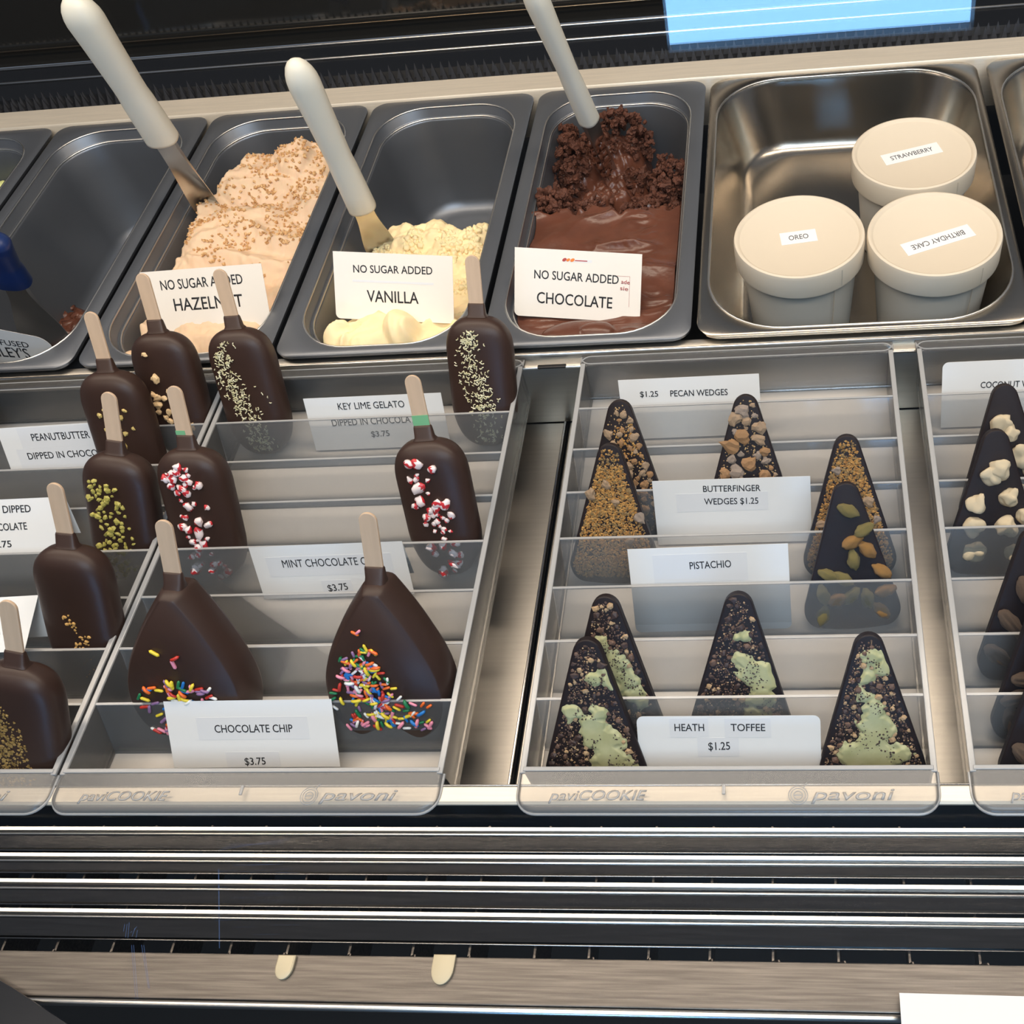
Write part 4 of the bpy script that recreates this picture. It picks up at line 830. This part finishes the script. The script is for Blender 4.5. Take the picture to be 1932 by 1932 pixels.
# scraps of gelato left in the two pans at the left
def scraps(name, loc, seed, n, sx, sy, m, label):
    r = random.Random(seed); b = MB()
    for i in range(n):
        me = chunk_mesh('scrap', 1 + i % 5, 2, .8, 1.6); s = r.uniform(.35, 1); px, py = r.gauss(0, .45) * sx, r.gauss(0, .45) * sy; rm = rnd_unit(r).to_matrix()
        b.add([(px + (rm @ v.co).x * s * .010, py + (rm @ v.co).y * s * .010, .004 + (rm @ v.co).z * s * .007) for v in me.vertices], [tuple(p.vertices) for p in me.polygons])
    o = b.build(name, m, None, True, loc); tag(o, label, 'gelato'); return o
scraps('chocolate_gelato', (-.5330, .150, -.1000), 3, 30, .022, .030, G_CHO, 'small brown gelato scraps left in the nearly empty pan')
scraps('pistachio_gelato', (-.650, .322, -.050), 4, 14, .022, .010, mat('pistachio_gelato', (214, 216, 140), .5, 0, .08, 60), 'pale green gelato scraps in the pan at the left edge')

# ------------------------------------------------------------------ spatulas
BLADE = mat('spatula_steel', (206, 203, 198), .30, 1, .05, 20)
def spatula(tip, end, label, hm, hw=.0165, ht=.0105, hl=.62, twist=0, bw=.021, blade_m=None, coat=None):
    tip, end = Vector(tip), Vector(end); ax = (end - tip); Lg = ax.length; ax.normalize()
    vy = Vector((0.05, -.9, .42)); vy = (vy - ax * ax.dot(vy)).normalized(); vx = vy.cross(ax)
    q = Matrix.Rotation(twist, 3, ax); vx = q @ vx; vy = q @ vy
    root = empty('gelato_spatula'); root.matrix_world = Matrix.Translation(tip) @ Matrix((vx, vy, ax)).transposed().to_4x4(); tag(root, label, 'spatula', 'gelato spatulas')
    z0 = Lg * (1 - hl); b = MB(); loops = []; n = 24
    def el(a, c, z): return [(a * sup(math.cos(t), 2.4), c * sup(math.sin(t), 2.4), z) for t in [2 * PI * i / n for i in range(n)]]
    H = Lg - z0
    for s, k in ((0, .93), (.005, 1.0), (.02, .99), (.30, .93), (.36, .88), (.42, .88), (.7, .96), (.85, 1.02)): loops.append(el(hw * k, ht * k, z0 + s * H))
    for k in range(1, 7):
        t = PI / 2 * k / 6; loops.append(el(hw * 1.02 * max(.06, math.cos(t)), ht * 1.02 * max(.06, math.cos(t)), z0 + H * .85 + H * .15 * math.sin(t)))
    b.loft(loops); auto(b.build('handle', hm, root), 60)
    b = MB(); loops = []; m = 20
    for k in range(m + 1):
        s = k / m; z = z0 + .002 - (z0 + .012) * s; wd = .0085 + (bw / 2 - .0085) * sm(.1, .75, s); th = .0045 * (1 - sm(.0, .55, s)) + .0009; cup = .006 * sm(.15, .7, s)
        top = [(-wd + 2 * wd * i / 8, -th / 2 + cup * ((2 * i / 8 - 1) ** 2) - cup, z) for i in range(9)]; bot = [(x, y + th, z) for x, y, z in reversed(top)]; loops.append(top + bot)
    b.loft(loops); auto(b.build('blade', blade_m or BLADE, root), 40)
    if coat:
        b = MB(); r = random.Random(2)
        for i in range(60):
            me = chunk_mesh('scrap', 1 + i % 5, 2, .8, 1.6); s = r.uniform(.4, 1); z = r.uniform(-.004, z0 * coat[1]); px = r.uniform(-.007, .007)
            b.add([(px + v.co.x * s * .0055, -.004 + v.co.y * s * .004, z + v.co.z * s * .006) for v in me.vertices], [tuple(p.vertices) for p in me.polygons])
        b.build('stuck_gelato', coat[0], root, True)
    return root
spatula((-0.3660, 0.2233, -0.0300), (-0.3468, 0.1762, 0.2097), 'spatula with long white handle standing in the hazelnut gelato', WHITEPL, .0142, .0120, .575, .10, .026)
spatula((-0.1865, 0.1654, -0.0350), (-0.1785, 0.1377, 0.1680), 'spatula with white handle standing in the vanilla gelato', WHITEPL, .0122, .0112, .72, .3, .028)
spatula((.0134, .2750, -.034), (-.0081, .2091, .1788), 'spatula with slim white handle standing in the chocolate gelato', WHITEPL, .0095, .0095, .70, .9, .014, coat=(G_CHO, .60))
spatula((-.5245, .1185, -.085), (-.4650, .0800, .0720), 'spatula with navy blue handle in the nearly empty pan', BLUEPL, .0160, .0110, .36, .3, .042)

# ------------------------------------------------------------------ paper cups
def cup(x, y, text, u0, u1, st0, st1, label, turn=0):
    root = empty('paper_cup', (x, y, -.0655)); tag(root, label, 'cup', 'lidded white paper cups'); root.rotation_euler = (0, 0, turn)
    n = 64; T = [2 * PI * k / n for k in range(n)]
    def ring(rad, z): return [(rad * math.cos(t), rad * math.sin(t), z) for t in T]
    b = MB(); b.loft([ring(.0400, .003), ring(.0395, .0), ring(.0408, .0005), ring(.0470, .080)]); b.box(-.002, .002, -.0433, -.0425, .004, .074) if False else None; auto(b.build('cup_body', CUPM, root), 40)
    b = MB(); b.loft([ring(.0500, .0685), ring(.0512, .0685), ring(.0515, .0700), ring(.0517, .0862), ring(.0510, .0884), ring(.0494, .0890), ring(.0480, .0884), ring(.0472, .0872), ring(.0466, .0868)], False, True); lid = auto(b.build('lid', LIDM, root), 35)
    mid = Vector(((st0[0] + st1[0]) / 2 - x, (st0[1] + st1[1]) / 2 - y)).to_3d(); d = Vector((u1[0] - u0[0], u1[1] - u0[1])); an = math.atan2(d.y, d.x); w_ = d.length
    s = empty_sub = MB(); hx = w_ / 2 + .0065; hy = .0075
    s.box(-hx, hx, -hy, hy, 0, .00015); st = s.build('sticker', PAPER, lid); c0 = Vector(((u0[0] + u1[0]) / 2 - x, (u0[1] + u1[1]) / 2 - y)); nrm = Vector((-math.sin(an), math.cos(an)))
    c1 = c0 + nrm * .0027; st.location = (c1.x, c1.y, .0869); st.rotation_euler = (0, 0, an)
    t = obj('lettering', text_mesh(text, w_, .0058, .00006), mat('grey_ink', (88, 88, 92), .6) if 'grey_ink' not in bpy.data.materials else bpy.data.materials['grey_ink'], lid, loc=(u0[0] - x, u0[1] - y, .08708)); t.rotation_euler = (0, 0, an)
    b = MB(); b.box(-.0003, .0003, -.0003, .0003, .0705, .0855); q = b.build('lid_seam', mat('paper_seam', (206, 192, 170), .6) if 'paper_seam' not in bpy.data.materials else bpy.data.materials['paper_seam'], lid); q.location = (.0517 * math.cos(-.9), .0517 * math.sin(-.9), 0)
    b = MB(); b.box(-.0003, .0003, -.0003, .0003, .004, .068); q = b.build('cup_seam', bpy.data.materials['paper_seam'], root); q.location = (.0436 * math.cos(-1.0), .0436 * math.sin(-1.0), 0); q.rotation_euler = (0, math.atan2(.0064, .08), -1.0)
    return root
cup(.1910, .0850, 'OREO', (.1833, .0810), (.1987, .0829), (.1763, .0895), (.2054, .0739), 'left white paper cup in the steel pan, standing apart from the other two')
cup(.2885, .1850, 'STRAWBERRY', (.2700, .1775), (.3053, .1879), (.2652, .1773), (.3101, .1926), 'white paper cup of strawberry, furthest back of the three')
cup(.2952, .0790, 'BIRTHDAY CAKE', (.3168, .0820), (.2759, .0664), (.3226, .0840), (.2704, .0619), 'white paper cup of birthday cake, its lid label upside down')
